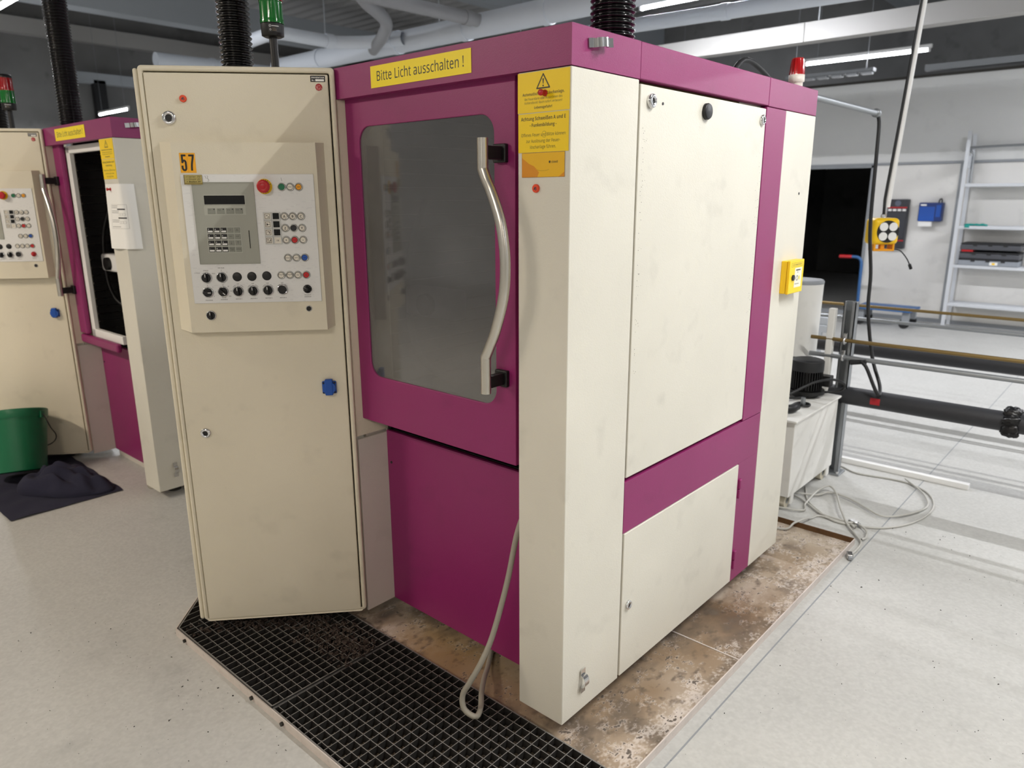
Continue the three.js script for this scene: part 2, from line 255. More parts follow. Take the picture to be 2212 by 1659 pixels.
// face print of the control panel, 0.40 m x 0.40 m at 4000 px per metre
const PX0 = 0.1045, PX1 = 0.5035, PY0 = 1.183, PY1 = 1.582;
T.panel = canvasTex(1600, 1600, (g, w, h) => {
  g.fillStyle = '#e0e0de'; g.fillRect(0, 0, w, h); for (let i = 0; i < 700; i++) { g.fillStyle = i % 3 ? 'rgba(90,88,84,0.05)' : 'rgba(255,255,255,0.06)'; g.fillRect(rnd() * w, rnd() * h, 8 + rnd() * 50, 3 + rnd() * 12); }
  const P = (u, v) => [(u - PX0) / (PX1 - PX0) * w, (PY1 - v) / (PY1 - PY0) * h];
  const txt = (s, u, v, mm = 4.2, al = 'center') => { const [x, y] = P(u, v); g.font = (mm * 4.6) + 'px ' + FONT; g.fillStyle = '#2a2926'; g.textAlign = al; g.textBaseline = 'middle'; g.fillText(s, x, y); };
  txt('1 CYCLE', 0.1215, 1.2795); txt('SINGLE', 0.149, 1.287); txt('FULL', 0.1722, 1.2775); txt('DRY RUN', 0.1965, 1.2945); txt('0', 0.1965, 1.2865); txt('1', 0.2135, 1.281);
  txt('0', 0.149, 1.2395); txt('1', 0.1655, 1.234); txt('2', 0.172, 1.2195); txt('3', 0.167, 1.2045); txt('PROGRAM', 0.15, 1.192);
  txt('10', 0.1968, 1.2405); txt('25', 0.2132, 1.2355); txt('50', 0.2205, 1.2205); txt('100', 0.2155, 1.204); txt('RAPID', 0.1968, 1.1995); txt('OVERRIDE', 0.1968, 1.1935);
  [0.2435, 0.29, 0.3365, 0.382].forEach((u, i) => { txt('OFF', u, 1.2425 + i * 0.0005); txt('MOTOR ' + (i + 1), u, 1.1945 + i * 0.0006, 4.4); const [x, y] = P(u, 1.2208); g.strokeStyle = '#2a2926'; g.lineWidth = 3; for (const s of [-1, 1]) { g.beginPath(); g.arc(x, y, 80, -Math.PI / 2 + s * 0.35, -Math.PI / 2 + s * 0.95, s < 0); g.stroke(); } });
  txt('FEEDRATE', 0.4603, 1.2035); txt('OVERRIDE', 0.4603, 1.1975);
  g.strokeStyle = '#6d6c69'; g.lineWidth = 4; { const [x, y] = P(0.1805, 1.574); g.font = '44px ' + FONT; g.fillStyle = '#77756f'; g.fillText('12', x, y); g.fillText('3', x + 20, y + 36); g.beginPath(); const q = P(0.405, 1.572); g.moveTo(q[0], q[1]); g.lineTo(q[0] + 8, q[1] + 42); g.stroke(); }
});
// prints of the round and square button caps, one atlas of 8 x 4 cells
const CAPS = ['A', 'B', 'C', 'Z', 'Y', '+', '–', 'SETUP', 'MAN', 'MANUAL', 'AUTO', 'START', 'COOLANT\n1', 'COOLANT\n2', 'STOP', 'FEED\nSTOP', 'ERROR', '', 'i0', 'i1', 'i2', 'i3', 'CE', 'ES'];
const capCell = s => CAPS.indexOf(s);
T.caps = canvasTex(1024, 512, (g) => {
  CAPS.forEach((s, i) => {
    const x = (i % 8) * 128, y = Math.floor(i / 8) * 128, bg = s === 'MAN' ? '#e59a08' : s === 'START' ? '#0b4da8' : (s === 'FEED\nSTOP' || s === 'ERROR') ? '#c5161b' : s === '' ? '#0a6b45' : '#ddd7ca';
    g.fillStyle = bg; g.fillRect(x, y, 128, 128); g.fillStyle = '#26241f'; g.textAlign = 'center'; g.textBaseline = 'middle'; g.strokeStyle = '#26241f';
    if (s === 'i0') { g.lineWidth = 8; g.strokeRect(x + 16, y + 16, 96, 96); g.fillRect(x + 34, y + 48, 40, 12); g.fillRect(x + 66, y + 84, 34, 8); g.fillRect(x + 86, y + 66, 8, 22); }
    else if (s === 'i1') { g.lineWidth = 8; g.strokeRect(x + 16, y + 16, 96, 96); g.beginPath(); g.moveTo(x + 38, y + 36); g.lineTo(x + 38, y + 96); g.lineTo(x + 78, y + 66); g.closePath(); g.fill(); g.fillRect(x + 78, y + 62, 26, 8); }
    else if (s === 'i2') { g.lineWidth = 8; g.strokeRect(x + 16, y + 16, 96, 96); g.fillRect(x + 40, y + 44, 50, 12); g.fillRect(x + 76, y + 56, 14, 34); }
    else if (s === 'i3') { g.lineWidth = 8; g.strokeRect(x + 16, y + 16, 96, 96); g.fillRect(x + 34, y + 32, 14, 30); g.fillRect(x + 82, y + 40, 16, 40); g.fillRect(x + 36, y + 88, 54, 10); g.fillRect(x + 50, y + 64, 26, 6); }
    else if (s === 'ES') { g.fillStyle = '#f2c40c'; g.fillRect(x, y, 128, 128); g.fillStyle = '#1a1708'; g.font = 'bold 17px ' + FONT; const ring = (t, a0, da, r) => [...t].forEach((ch, k) => { g.save(); g.translate(x + 64, y + 64); g.rotate(a0 + k * da); g.translate(0, -r); g.fillText(ch, 0, 0); g.restore(); }); ring('EMERGENCY', -1.2, 0.3, 54); [...'STOP'].forEach((ch, k) => { const a = Math.PI + 0.5 - k * 0.33; g.save(); g.translate(x + 64 + 54 * Math.sin(a), y + 64 - 54 * Math.cos(a)); g.rotate(a + Math.PI); g.fillText(ch, 0, 0); g.restore(); }); }
    else if (s) { const big = s.length === 1, ls = s.split('\n'); g.font = (big ? 'bold 74px ' : s === 'CE' ? 'bold 44px ' : 'bold 24px ') + FONT; ls.forEach((l, k) => g.fillText(l, x + 64, y + 66 + (k - (ls.length - 1) / 2) * 26)); if (s !== 'CE') { g.lineWidth = 7; g.beginPath(); g.arc(x + 64, y + 64, 58, 0, 7); g.stroke(); } }
  });
});
const KEYS = ['7', '8', '9', 'key', 'triangle', '4', '5', '6', 'ESC', 'CLR', '1', '2', '3', 'down', 'up', '–', '0', '.', 'PROG\nLINE', 'ENTER', 'F1', 'F2', 'F3', 'F4'];
T.keys = canvasTex(1024, 512, g => KEYS.forEach((k, i) => {
  const x = (i % 8) * 128, y = Math.floor(i / 8) * 128, dark = i < 20 && i % 5 < 3; g.fillStyle = dark ? '#0b0b0d' : '#83857b'; g.fillRect(x, y, 128, 128); g.textBaseline = 'middle';
  if (dark) { g.fillStyle = '#e6e6e2'; g.fillRect(x + 8, y + 72, 112, 46); g.textAlign = 'left'; g.font = 'bold 46px ' + FONT; g.fillText(k, x + 14, y + 40); }
  else { g.fillStyle = '#33342f'; g.textAlign = i >= 20 ? 'left' : 'center'; const cx = x + 64, cy = y + 58; g.strokeStyle = '#33342f'; g.lineWidth = 6;
    if (i === 3) { g.beginPath(); g.arc(cx, cy, 9, 0, 7); g.fill(); return; } if (i === 4) { g.beginPath(); g.moveTo(cx, cy - 24); g.lineTo(cx + 24, cy + 18); g.lineTo(cx - 24, cy + 18); g.closePath(); g.stroke(); return; }
    if (i === 13 || i === 14) { const d = i === 13 ? 1 : -1; g.beginPath(); g.moveTo(cx, cy - 34 * d); g.lineTo(cx, cy + 34 * d); g.moveTo(cx - 14, cy + 18 * d); g.lineTo(cx, cy + 36 * d); g.lineTo(cx + 14, cy + 18 * d); g.stroke(); return; }
    const ls = k.split('\n'); g.font = (k.length > 2 ? 'bold 36px ' : '46px ') + FONT; ls.forEach((l, q) => g.fillText(l, x + (i >= 20 ? 14 : 64), y + (i >= 20 ? 36 : 58) + (q - (ls.length - 1) / 2) * 40)); }
}));
const printed = (t, rough = 0.5) => std(0xffffff, rough, 0, { map: t });
for (const k of Object.keys(T)) M['t_' + k] = printed(T[k], k === 'panel' ? 0.4 : 0.45);
M.t_tape.roughness = 0.85; M.t_paperNote.roughness = 0.8; M.t_paperNote.side = THREE.DoubleSide;
function cellUV(geo, i) { const uv = geo.attributes.uv; const c = i % 8, r = Math.floor(i / 8); for (let k = 0; k < uv.count; k++) uv.setXY(k, (c + uv.getX(k)) / 8, 1 - (r + 1 - uv.getY(k)) / 4); return geo; }

// ------------------------------------------------------------------ shared small fittings (axis +z, base at z = 0)
const LOCK = latheZ([[0, 0.004], [0.009, 0.004], [0.0095, 0.011], [0.0165, 0.009], [0.018, 0.004], [0.018, 0]].reverse(), 0, 0, 0);
const KNOB_RING = latheZ([[0.0178, 0], [0.0178, 0.003], [0.0155, 0.006], [0.0135, 0.006], [0.0135, 0.002]], 0, 0, 0);
const KNOB = merge([cyl(0.0132, 0.0128, 0.007, 0, 0, 0.0045, 'z'), rb(-0.0042, 0.0042, -0.0125, 0.0125, 0.004, 0.017, 0.002)]);
const KNOB_MARK = bx(-0.0009, 0.0009, 0.003, 0.0122, 0.0168, 0.0175);
const BTN_RING = latheZ([[0.0128, 0], [0.0128, 0.002], [0.0115, 0.0035], [0.0098, 0.0035], [0.0098, 0.001]], 0, 0, 0);
const BTN_CAP = new THREE.CircleGeometry(0.0095, 24).translate(0, 0, 0.0032);
const BTN_PLAIN = merge([cyl(0.0095, 0.0092, 0.003, 0, 0, 0.002, 'z')]);
const BLANK = lathe([[0, 0.0045], [0.008, 0.0042], [0.0138, 0.0025], [0.0146, 0]].reverse(), 28).rotateX(Math.PI / 2);
function lockAt(parent, x, y, z, ry = 0, s = 1) { const o = mesh('lock', LOCK, M.chrome, parent, 'chrome quarter-turn lock'); o.position.set(x, y, z); o.rotation.y = ry; o.scale.setScalar(s); const k = mesh('lock_core', cyl(0.0088, 0.0088, 0.006, 0, 0, 0.004, 'z', 16), M.black, o); return o; }
// ------------------------------------------------------------------ machine enclosure (local frame: near front corner at x = 0, z = 0, underside y = 0)
const HT = 1.9, YB = 1.809, ZS1 = -0.2965, ZS2 = -1.115, ZS3 = -1.2715, ZBK = -1.5608, XC = -0.167, XJ = -0.926, ZL = -0.132;
function handle(parent) {
  const z = 0.05, pts = [[-0.243, 1.58, z], [-0.2305, 1.553, z], [-0.216, 1.5285, z], [-0.193, 1.478, z], [-0.178, 1.43, z], [-0.168, 1.36, z], [-0.1695, 1.29, z], [-0.181, 1.23, z], [-0.205, 1.16, z], [-0.224, 1.12, z], [-0.2415, 1.086, z]];
  const h = mesh('handle', merge([rod([-0.243, 1.657, z], pts[0], 0.0142, 20), tube(pts, 0.0142, 64, 20), rod(pts[10], [-0.2425, 0.983, z], 0.0142, 20), new THREE.SphereGeometry(0.0142, 20, 12).translate(...pts[0]), new THREE.SphereGeometry(0.0142, 20, 12).translate(...pts[10])]), M.brushed, parent, 'bowed brushed steel handle bar');
  for (const y of [1.622, 1.012]) mesh('handle_bracket', merge([rb(-0.272, -0.226, y - 0.024, y + 0.024, -0.031, -0.016, 0.004), rb(-0.258, -0.234, y - 0.017, y + 0.017, -0.02, 0.045, 0.004)]), M.black, parent, 'black plastic handle bracket');
  return h;
}
function pipeClip(parent, geoTurn) {                       // galvanised half clamp standing on +z
  const pts = []; for (let i = 0; i <= 12; i++) { const a = Math.PI * i / 12; pts.push([0.018 * Math.cos(a), 0.003 + 0.012 * Math.sin(a)]); }
  const s = new THREE.Shape(); s.moveTo(0.04, 0); s.lineTo(0.04, 0.0022); s.lineTo(0.0205, 0.0022); for (const p of pts) s.lineTo(p[0] * 1.1, p[1] + 0.002); s.lineTo(-0.0205, 0.0022); s.lineTo(-0.04, 0.0022); s.lineTo(-0.04, 0); s.lineTo(-0.0182, 0); for (const p of pts.reverse()) s.lineTo(p[0], p[1]); s.lineTo(0.0182, 0); s.closePath();
  const g = new THREE.ExtrudeGeometry(s, { depth: 0.021, bevelEnabled: false }).translate(0, 0, -0.0105).rotateX(Math.PI / 2);
  const o = mesh('pipe_clip', g, M.chrome, parent, 'bright galvanised pipe clip'); geoTurn(o); return o;
}
function machine(pos, turn, open, label) {
  const t = thing('machining_enclosure', label, 'machine', null, pos, turn);
  // cap band
  mesh('header', bx(-0.93, 0, YB, HT, -0.03, 0), M.magenta, t);
  mesh('side_band', bx(-0.03, 0, YB, HT, ZS1 + 0.0008, -0.03), M.magenta, t);
  mesh('side_band', rb(-0.03, 0, YB, HT, ZS2 + 0.001, ZS1 - 0.001, 0.0025), M.magenta, t);
  mesh('side_band', rb(-0.03, 0, YB - 0.002, HT, ZBK, ZS2 - 0.001, 0.0025), M.magenta, t);
  mesh('roof_sheet', merge([bx(-0.93, -0.03, 1.885, 1.893, -0.95, -0.03), bx(-1.45, -0.03, 1.885, 1.893, ZBK, -0.95)]), M.magenta, t);
  // front column and the side cladding
  mesh('front_column', rb(XC, 0, 0, YB - 0.002, ZS1 + 0.003, 0, 0.0035), M.cream, t, 'cream folded sheet column at the front corner');
  const up = mesh('side_panel', rb(-0.022, -0.0005, 0.688, 1.798, -1.1, -0.302, 0.003), M.cream, t, 'tall cream removable side panel');
  mesh('side_trim', rb(-0.022, 0, 0.6785, YB - 0.004, ZS3, -1.1045, 0.002), M.magenta, t);
  mesh('side_frame', rb(-0.03, -0.0015, 0.507, 0.6755, ZS3, ZS1, 0.001), M.magenta, t); 
  mesh('side_frame', rb(-0.03, -0.0015, 0, 0.507, ZS3, -1.1005, 0.001), M.magenta, t);
  const lo = mesh('access_door', rb(-0.02, 0.0015, 0.004, 0.505, -1.0985, -0.3005, 0.003), M.cream, t, 'cream lower access door');
  mesh('rear_panel', rb(-0.022, -0.0005, 0, YB - 0.004, ZBK, ZS3 - 0.0015, 0.002), M.cream, t);
  lockAt(t, 0, 1.759, -0.353, Math.PI / 2, 1.05); lockAt(t, 0, 1.7597, -1.069, Math.PI / 2, 0.95); lockAt(t, 0.0015, 0.2496, -0.3345, Math.PI / 2, 0.85);
  mesh('plug', latheZ([[0.0235, 0], [0.0235, 0.008], [0.021, 0.012], [0, 0.0125]], 0, 0, 0), M.black, up, 'round black plug').rotation.y = Math.PI / 2; up.children[up.children.length - 1].position.set(0, 1.756, -0.667);
  { const sp = new THREE.InstancedMesh(new THREE.SphereGeometry(0.0009, 6, 4), M.iron, 110), mm = new THREE.Matrix4(); for (let i = 0; i < 110; i++) { const lft = rnd() < 0.55; mm.makeTranslation(-0.0003, 0.98 + 0.72 * Math.pow(rnd(), 0.8), lft ? -0.318 - 0.03 * rnd() * rnd() : -1.085 + 0.05 * rnd() * rnd() - 0.005); const k = 0.5 + 0.9 * rnd(); mm.scale(V(0.3, k, k)); sp.setMatrixAt(i, mm); } sp.name = 'rust_specks'; sp.userData = { kind: 'stuff', label: 'rust specks along the panel edges' }; up.add(sp); }
  mesh('screw_hole', cyl(0.004, 0.004, 0.002, 0.0002, 1.7575, -0.4162, 'x', 12), M.black, up);
  for (const y of [0.0925, 0.398]) {
    const zc = -1.117; mesh('hinge', merge([rb(-0.006, 0.009, y + 0.002, y + 0.042, zc - 0.009, zc + 0.009, 0.004), rb(-0.006, 0.0075, y - 0.038, y + 0.0005, zc - 0.007, zc + 0.008, 0.003)]), M.magenta, lo, 'magenta lift-off hinge');
  }
  mesh('screw_hole', cyl(0.005, 0.005, 0.002, 0, 1.517, -1.459, 'x', 12), M.black, t);
  // core behind the cladding: plinth, rear body, walls of the working space
  mesh('base_body', bx(-0.93, -0.03, 0.01, 0.66, -0.95, ZL - 0.02), M.dark, t);
  mesh('rear_body', bx(-1.45, -0.03, 0.01, 1.885, ZBK + 0.003, -0.95), M.creamGrey, t);
  mesh('inner_wall', bx(-0.07, -0.035, 0.66, 1.885, -0.95, -0.29), M.tan, t);
  mesh('outer_wall', bx(-0.95, -0.932, 0, 1.885, -0.95, -0.14), M.creamGrey, t);
  mesh('darkening_liner', merge(Array.from({ length: 26 }, (_, i) => rb(-0.93, -0.915, 0.67 + i * 0.046, 0.714 + i * 0.046, -0.93, -0.142, 0.006))), M.rubber, t, 'black ribbed liner added to darken the working space');  // invented dark ribs, put in to keep the working space black
  mesh('inner_back', bx(-0.93, -0.07, 0.66, 1.885, -0.949, -0.93), M.tan, t);
  mesh('jamb_light_stop', bx(-0.9505, -0.9385, 0, YB, -0.14, -0.05), M.creamGrey, t);  // unseen plate added to block light leaking through the jamb gap
  // front: jamb, lower panel, door
  mesh('jamb', rb(XJ - 0.012, XJ, 0.692, YB, -0.14, -0.002, 0.0015), M.creamDoor, t);
  mesh('lower_jamb', rb(XJ - 0.012, XJ, 0.002, 0.679, -0.14, -0.006, 0.0015), M.creamGrey, t, 'plain grey lower jamb sheet');
  const lp = mesh('lower_panel', rb(XJ, XC + 0.02, 0.002, 0.686, ZL - 0.02, ZL, 0.0015), M.magenta, t, 'magenta lower front sheet');
  mesh('screw', latheZ([[0.005, 0], [0.004, 0.003], [0, 0.004]], -0.905, 0.565, ZL), M.dark, lp);
  mesh('sill', bx(-0.92, -0.17, 0.66, 0.69, -0.93, -0.15), M.dark, t);
  mesh('door_stop', bx(-0.2, XC, 0.69, YB, -0.1, -0.06), M.magenta, t);
  if (!open) {
    const d = mesh('sliding_door', plate([XJ + 0.001, -0.203, 0.755, 1.835, 0.003], [-0.861, -0.278, 0.922, 1.7245, 0.05], 0.028, -0.03, 0.002), M.magenta, t, 'magenta sliding door with a tall window');
    mesh('window', plate([-0.865, -0.274, 0.918, 1.7285, 0.05], null, 0.004, -0.0345, 0), M.glass, d, 'clear polycarbonate window pane');
    handle(d);
    mesh('inner_panel', bx(-0.92, -0.80, 0.80, 1.76, -0.075, -0.068), M.creamDoor, t);
  } else {
    const d = mesh('sliding_door', plate([XJ + 0.001, -0.815, 0.755, 1.835, 0.004], null, 0.03, -0.03, 0.012), M.magenta, t, 'magenta sliding door pushed open');
    handle(d).parent; for (const c of d.children) c.position.x = -0.655;
    mesh('plinth', bx(-0.93, -0.1, -pos[1], 0, -0.32, -0.15), M.creamGrey, t);
    mesh('lower_track', rb(-0.925, -0.40, 0.70, 0.75, -0.06, -0.03, 0.012), M.magenta, t);
    mesh('opening_frame', merge([rb(-0.815, -0.765, 0.745, 1.8, -0.085, -0.06, 0.004), rb(-0.815, -0.38, 0.745, 0.792, -0.085, -0.06, 0.004), rb(-0.815, -0.17, 1.765, 1.805, -0.085, -0.06, 0.004)]), M.white, t, 'white frame around the open working space');
  }
  // machinery inside the working space
  mesh('spindle_head', merge([rb(-0.62, -0.36, 1.32, 1.7, -0.88, -0.45, 0.02), cyl(0.05, 0.07, 0.16, -0.49, 1.25, -0.6), cyl(0.03, 0.03, 0.1, -0.49, 1.15, -0.6)]), M.iron, t);
  mesh('feed_motor', merge([rb(-0.84, -0.6, 1.115, 1.215, -0.24, -0.17, 0.015)]), M.white, t); mesh('motor_cap', cyl(0.036, 0.036, 0.03, -0.72, 1.162, -0.165, 'z'), M.black, t);
  mesh('work_table', merge([rb(-0.86, -0.2, 0.78, 0.86, -0.85, -0.3, 0.01), rb(-0.7, -0.4, 0.86, 0.98, -0.75, -0.45, 0.01)]), M.iron, t);
  mesh('coolant_hose', tube([[-0.8, 1.5, -0.25], [-0.84, 1.3, -0.2], [-0.82, 1.02, -0.19], [-0.72, 0.9, -0.24], [-0.6, 0.88, -0.4]], 0.012, 30, 8), M.black, t);
  for (const [x, z] of [[-0.1, -0.12], [-0.1, -1.4], [-0.85, -0.4], [-1.3, -1.4]]) mesh('levelling_foot', cyl(0.035, 0.02, pos[1] - 0.004 < 0.055 ? pos[1] : 0.056, x, -(pos[1] - 0.004 < 0.055 ? pos[1] : 0.056) / 2, z), M.iron, t);
  // stickers
  const st = (n, key, x0, x1, y0, y1, l) => { const o = mesh(n, flat(x0, x1, y0, y1, 0.0012), M['t_' + key], t, l); return o; };
  st('light_switch_sign', 'light', -0.747, -0.3265, 1.825, 1.8855, 'yellow sign reading Bitte Licht ausschalten'); t.children[t.children.length - 1].position.z = 0;
  st('extinguisher_sign', 'warn1', -0.1655, -0.003, 1.7115, 1.8045, 'yellow warning sign with triangle'); st('spark_sign', 'warn2', -0.164, -0.0045, 1.6178, 1.7095, 'yellow sign about welding sparks');
  if (!open) st('torn_sticker', 'torn', -0.1525, -0.0155, 1.558, 1.617, 'torn orange-yellow sticker');
  pipeClip(t, o => { o.rotation.set(0, Math.PI / 2 - 0.2, 0.1, 'YXZ'); o.position.set(0.009, 1.868, -0.102); });
  pipeClip(t, o => { o.rotation.set(0, Math.PI / 2, 0, 'YXZ'); o.rotateZ(Math.PI / 2); o.position.set(0.004, 0.105, -0.095); });
  return t;
}
const m1p = [0, G, 0], m2p = [-2.7173, G - 0.0176, 0.0035], M2T = 0.0078;
machine(m1p, 0, false, 'cream and magenta machine tool enclosure with its window door shut');
machine(m2p, M2T, true, 'cream and magenta machine tool enclosure with its door slid open');

// ------------------------------------------------------------------ control cabinets (local frame: x along the front, z out of the front)
const CAB = V(-1.3, 0, 0.447), CABT = 48.5546 * Math.PI / 180, CW = 0.5815;
function frustum(b, f, z0, z1) {                            // b, f: [x0, x1, y0, y1] at z0 and z1
  const P = [[b[0], b[2], z0], [b[1], b[2], z0], [b[1], b[3], z0], [b[0], b[3], z0], [f[0], f[2], z1], [f[1], f[2], z1], [f[1], f[3], z1], [f[0], f[3], z1]];
  const Q = [[4, 5, 6, 7], [0, 4, 7, 3], [5, 1, 2, 6], [7, 6, 2, 3], [0, 1, 5, 4], [1, 0, 3, 2]], v = [];
  for (const q of Q) for (const k of [0, 1, 2, 0, 2, 3]) v.push(...P[q[k]]);
  const g = new THREE.BufferGeometry(); g.setAttribute('position', new THREE.Float32BufferAttribute(v, 3)); g.setAttribute('uv', new THREE.Float32BufferAttribute(new Array(v.length / 3 * 2).fill(0), 2)); g.computeVertexNormals(); return g;
}
function cabinet(mp, mt, first, label) {
  const o = CAB.clone().applyAxisAngle(V(0, 1, 0), mt);
  const t = thing('control_cabinet', label, 'control cabinet', null, [mp[0] + o.x, mp[1], mp[2] + o.z], CABT + mt);
  mesh('frame', plate([0, CW, 0.018, 1.9, 0.012], [0.0145, 0.5655, 0.02, 1.8835, 0.006], 0.28, 0, 0.006), M.creamDoor, t);
  mesh('back_sheet', bx(0.01, CW - 0.01, 0.025, 1.89, -0.279, -0.27), M.creamDoor, t);
  mesh('mounting_plate', bx(0.012, CW - 0.012, 0.022, 1.888, -0.2, -0.19), M.galv, t);
  mesh('side_cover', rb(-0.0165, -0.0015, 0.02, 1.892, -0.276, -0.006, 0.007, 3), M.creamDoor, t);
  const d = mesh('cabinet_door', plate([0.0163, 0.5612, 0.0195, 1.8793, 0.004], null, 0.02, -0.0005, 0.0025), M.creamDoor, t, 'large plain cream cabinet door');
  lockAt(t, 0.0789, 1.749, -0.0005, 0, 1.15); lockAt(t, 0.0799, 0.734, -0.0005, 0, 0.95);
  for (const y of [1.71, 0.735]) { const l = lockAt(t, -0.0165, y, -0.06, -Math.PI / 2, 0.9); }
  mesh('inventory_label', flat(0.509, 0.5535, 1.858, 1.8755, 0.0006), M.t_inventar, d, 'small black label reading INVENTAR Nr.');
  mesh('seal_sticker', new THREE.CircleGeometry(0.0105, 28).translate(0.533, 1.8425, 0.0006), M.t_seal, d, 'round red sticker');
  // socket outlet
  const so = mesh('socket', rb(0.479, 0.5265, 0.859, 0.903, -0.001, 0.009, 0.004), M.blue, t, 'blue socket outlet with hinged lid');
  mesh('socket_lid', merge([cyl(0.0222, 0.0218, 0.012, 0.5028, 0.881, 0.0135, 'z', 28), rb(0.49, 0.5155, 0.856, 0.9115, 0.004, 0.021, 0.003)]), M.blue, so);
  for (const [x, y] of [[0.484, 0.864], [0.5215, 0.864], [0.484, 0.898], [0.5215, 0.898]]) mesh('screw', cyl(0.0032, 0.0032, 0.003, x, y, 0.0095, 'z', 10), M.black, so);
  // protruding operator box
  const ZF = 0.042, bxm = mesh('operator_box', frustum([0.040, 0.5365, 1.094, 1.678], [0.0855, 0.5155, 1.088, 1.676], -0.0005, ZF), M.creamDoor, t, 'cream operator box with sloped flanks');
  if (first) mesh('number_plate', flat(0.1075, 0.1535, 1.5862, 1.6446, ZF + 0.0006), M.t_num57, bxm, 'orange number sticker 57');
  const pn = mesh('control_panel', bx(PX0, PX1, PY0, PY1, ZF, ZF + 0.0022), M.silver, t, 'silver control panel'); 
  mesh('panel_print', flat(PX0 + 0.0006, PX1 - 0.0006, PY0 + 0.0006, PY1 - 0.0006, ZF + 0.0026), M.t_panel, pn);
  const Z = ZF + 0.0026, un = mesh('display_unit', merge([bx(0.1365, 0.319, 1.3085, 1.557, Z, Z + 0.0016), bx(0.1353, 0.1365, 1.3073, 1.5582, Z, Z + 0.003), bx(0.319, 0.3202, 1.3073, 1.5582, Z, Z + 0.003), bx(0.1365, 0.319, 1.557, 1.5582, Z, Z + 0.003), bx(0.1365, 0.319, 1.3073, 1.3085, Z, Z + 0.003)]), M.unitGrey, t, 'grey display and keypad unit');
  mesh('key_field', merge([bx(0.165, 0.290, 1.459, 1.4873, Z + 0.0016, Z + 0.0019), bx(0.1645, 0.2695, 1.342, 1.4225, Z + 0.0016, Z + 0.0019), bx(0.1655, 0.292, 1.4895, 1.5205, Z + 0.0016, Z + 0.0019)]), std(0xa9aa9f, 0.55), un);
  mesh('screen', bx(0.168, 0.2893, 1.4915, 1.518, Z + 0.0019, Z + 0.0024), M.blackGloss, un, 'dark one-line display');
  for (const u of [0.1871, 0.2149, 0.2425, 0.2695]) { const k = mesh('function_key', rb(u - 0.0115, u + 0.0115, 1.463, 1.4795, Z + 0.0018, Z + 0.003, 0.0006), M.keyGrey, t); mesh('key_print', cellUV(new THREE.PlaneGeometry(0.0216, 0.0152), 20 + Math.round((u - 0.1871) / 0.0277)).translate(u, 1.47125, Z + 0.0032), M.t_keys, k); mesh('key_lamp', cyl(0.0018, 0.0018, 0.0006, u + 0.0078, 1.4765, Z + 0.0034, 'z', 8), M.dark, k); }
  for (let r = 0; r < 4; r++) for (let c = 0; c < 5; c++) {
    const u = 0.1767 + c * 0.0203, v = 1.4125 - r * 0.0198;
    const k = mesh('keypad_key', rb(u - 0.0088, u + 0.0088, v - 0.0078, v + 0.0078, Z + 0.0018, Z + 0.003, 0.0006), c < 3 ? M.blackGloss : M.keyGrey, t);
    mesh('key_print', cellUV(new THREE.PlaneGeometry(0.0166, 0.0146), r * 5 + c).translate(u, v, Z + 0.0032), M.t_keys, k);
  }
  { const sl = mesh('card_slot', bx(-0.0011, 0.0011, -0.028, 0.028, 0, 0.0006), M.darkGap, un); sl.position.set(0.2937, 1.3835, Z + 0.0016); }
  // emergency stop
  const es = mesh('emergency_stop', cyl(0.0232, 0.0232, 0.003, 0.353, 1.545, Z + 0.0015, 'z', 36), M.yellow, t, 'red mushroom emergency stop on a yellow ring');
  { const f = mesh('stop_print', cellUV(new THREE.CircleGeometry(0.0232, 32), capCell('ES')).translate(0.353, 1.545, Z + 0.0033), M.t_caps, es); }
  mesh('stop_mushroom', latheZ([[0.011, 0], [0.011, 0.012], [0.0195, 0.015], [0.0198, 0.021], [0.017, 0.0245], [0.012, 0.0255], [0.011, 0.0245], [0.0065, 0.0245], [0.006, 0.0255], [0, 0.0255]], 0.353, 1.545, Z + 0.002), M.red, es);
  // buttons
  const btn = (u, v, cap, mat) => { const b = mesh('button', BTN_RING, M.steel, t); b.position.set(u, v, Z); if (mat) mesh('button_cap', BTN_PLAIN, mat, b); else mesh('button_cap', cellUV(BTN_CAP.clone(), capCell(cap)), M.t_caps, b); };
  btn(0.4047, 1.5436, null, M.green); btn(0.4304, 1.5435, 'SETUP'); btn(0.4565, 1.5434, 'MAN');
  ['A', 'B', 'C'].forEach((c, i) => btn(0.4058 + i * 0.0255, 1.4537, c)); btn(0.4059, 1.4173, 'Z'); btn(0.4321, 1.4174, null, M.dark); btn(0.4576, 1.4175, 'Y');
  btn(0.4061, 1.3802, '+'); btn(0.4323, 1.3802, 'ERROR'); btn(0.4582, 1.3804, '–'); btn(0.4066, 1.3242, 'MANUAL'); btn(0.433, 1.3242, 'AUTO'); btn(0.4594, 1.3243, 'START');
  btn(0.3815, 1.2692, 'COOLANT\n1'); btn(0.408, 1.2692, 'COOLANT\n2'); btn(0.4338, 1.2692, 'STOP'); btn(0.4601, 1.2692, 'FEED\nSTOP');
  for (let r = 0; r < 4; r++) for (let c = 0; c < 2; c++) {
    const u = 0.3535 + c * 0.0264, v = 1.4546 - r * 0.0251, b = mesh('square_button', plate([u - 0.0127, u + 0.0127, v - 0.0122, v + 0.0122, 0.0012], [u - 0.0098, u + 0.0098, v - 0.0095, v + 0.0095, 0.0006], 0.003, Z + 0.003, 0.0005), M.silver, t);
    if (c && r < 3) mesh('button_cap', bx(u - 0.0096, u + 0.0096, v - 0.0093, v + 0.0093, Z, Z + 0.0018), M.blackGloss, b); else mesh('button_cap', cellUV(new THREE.PlaneGeometry(0.0192, 0.0186), capCell(c ? 'CE' : 'i' + r)).translate(u, v, Z + 0.0018), M.t_caps, b);
  }
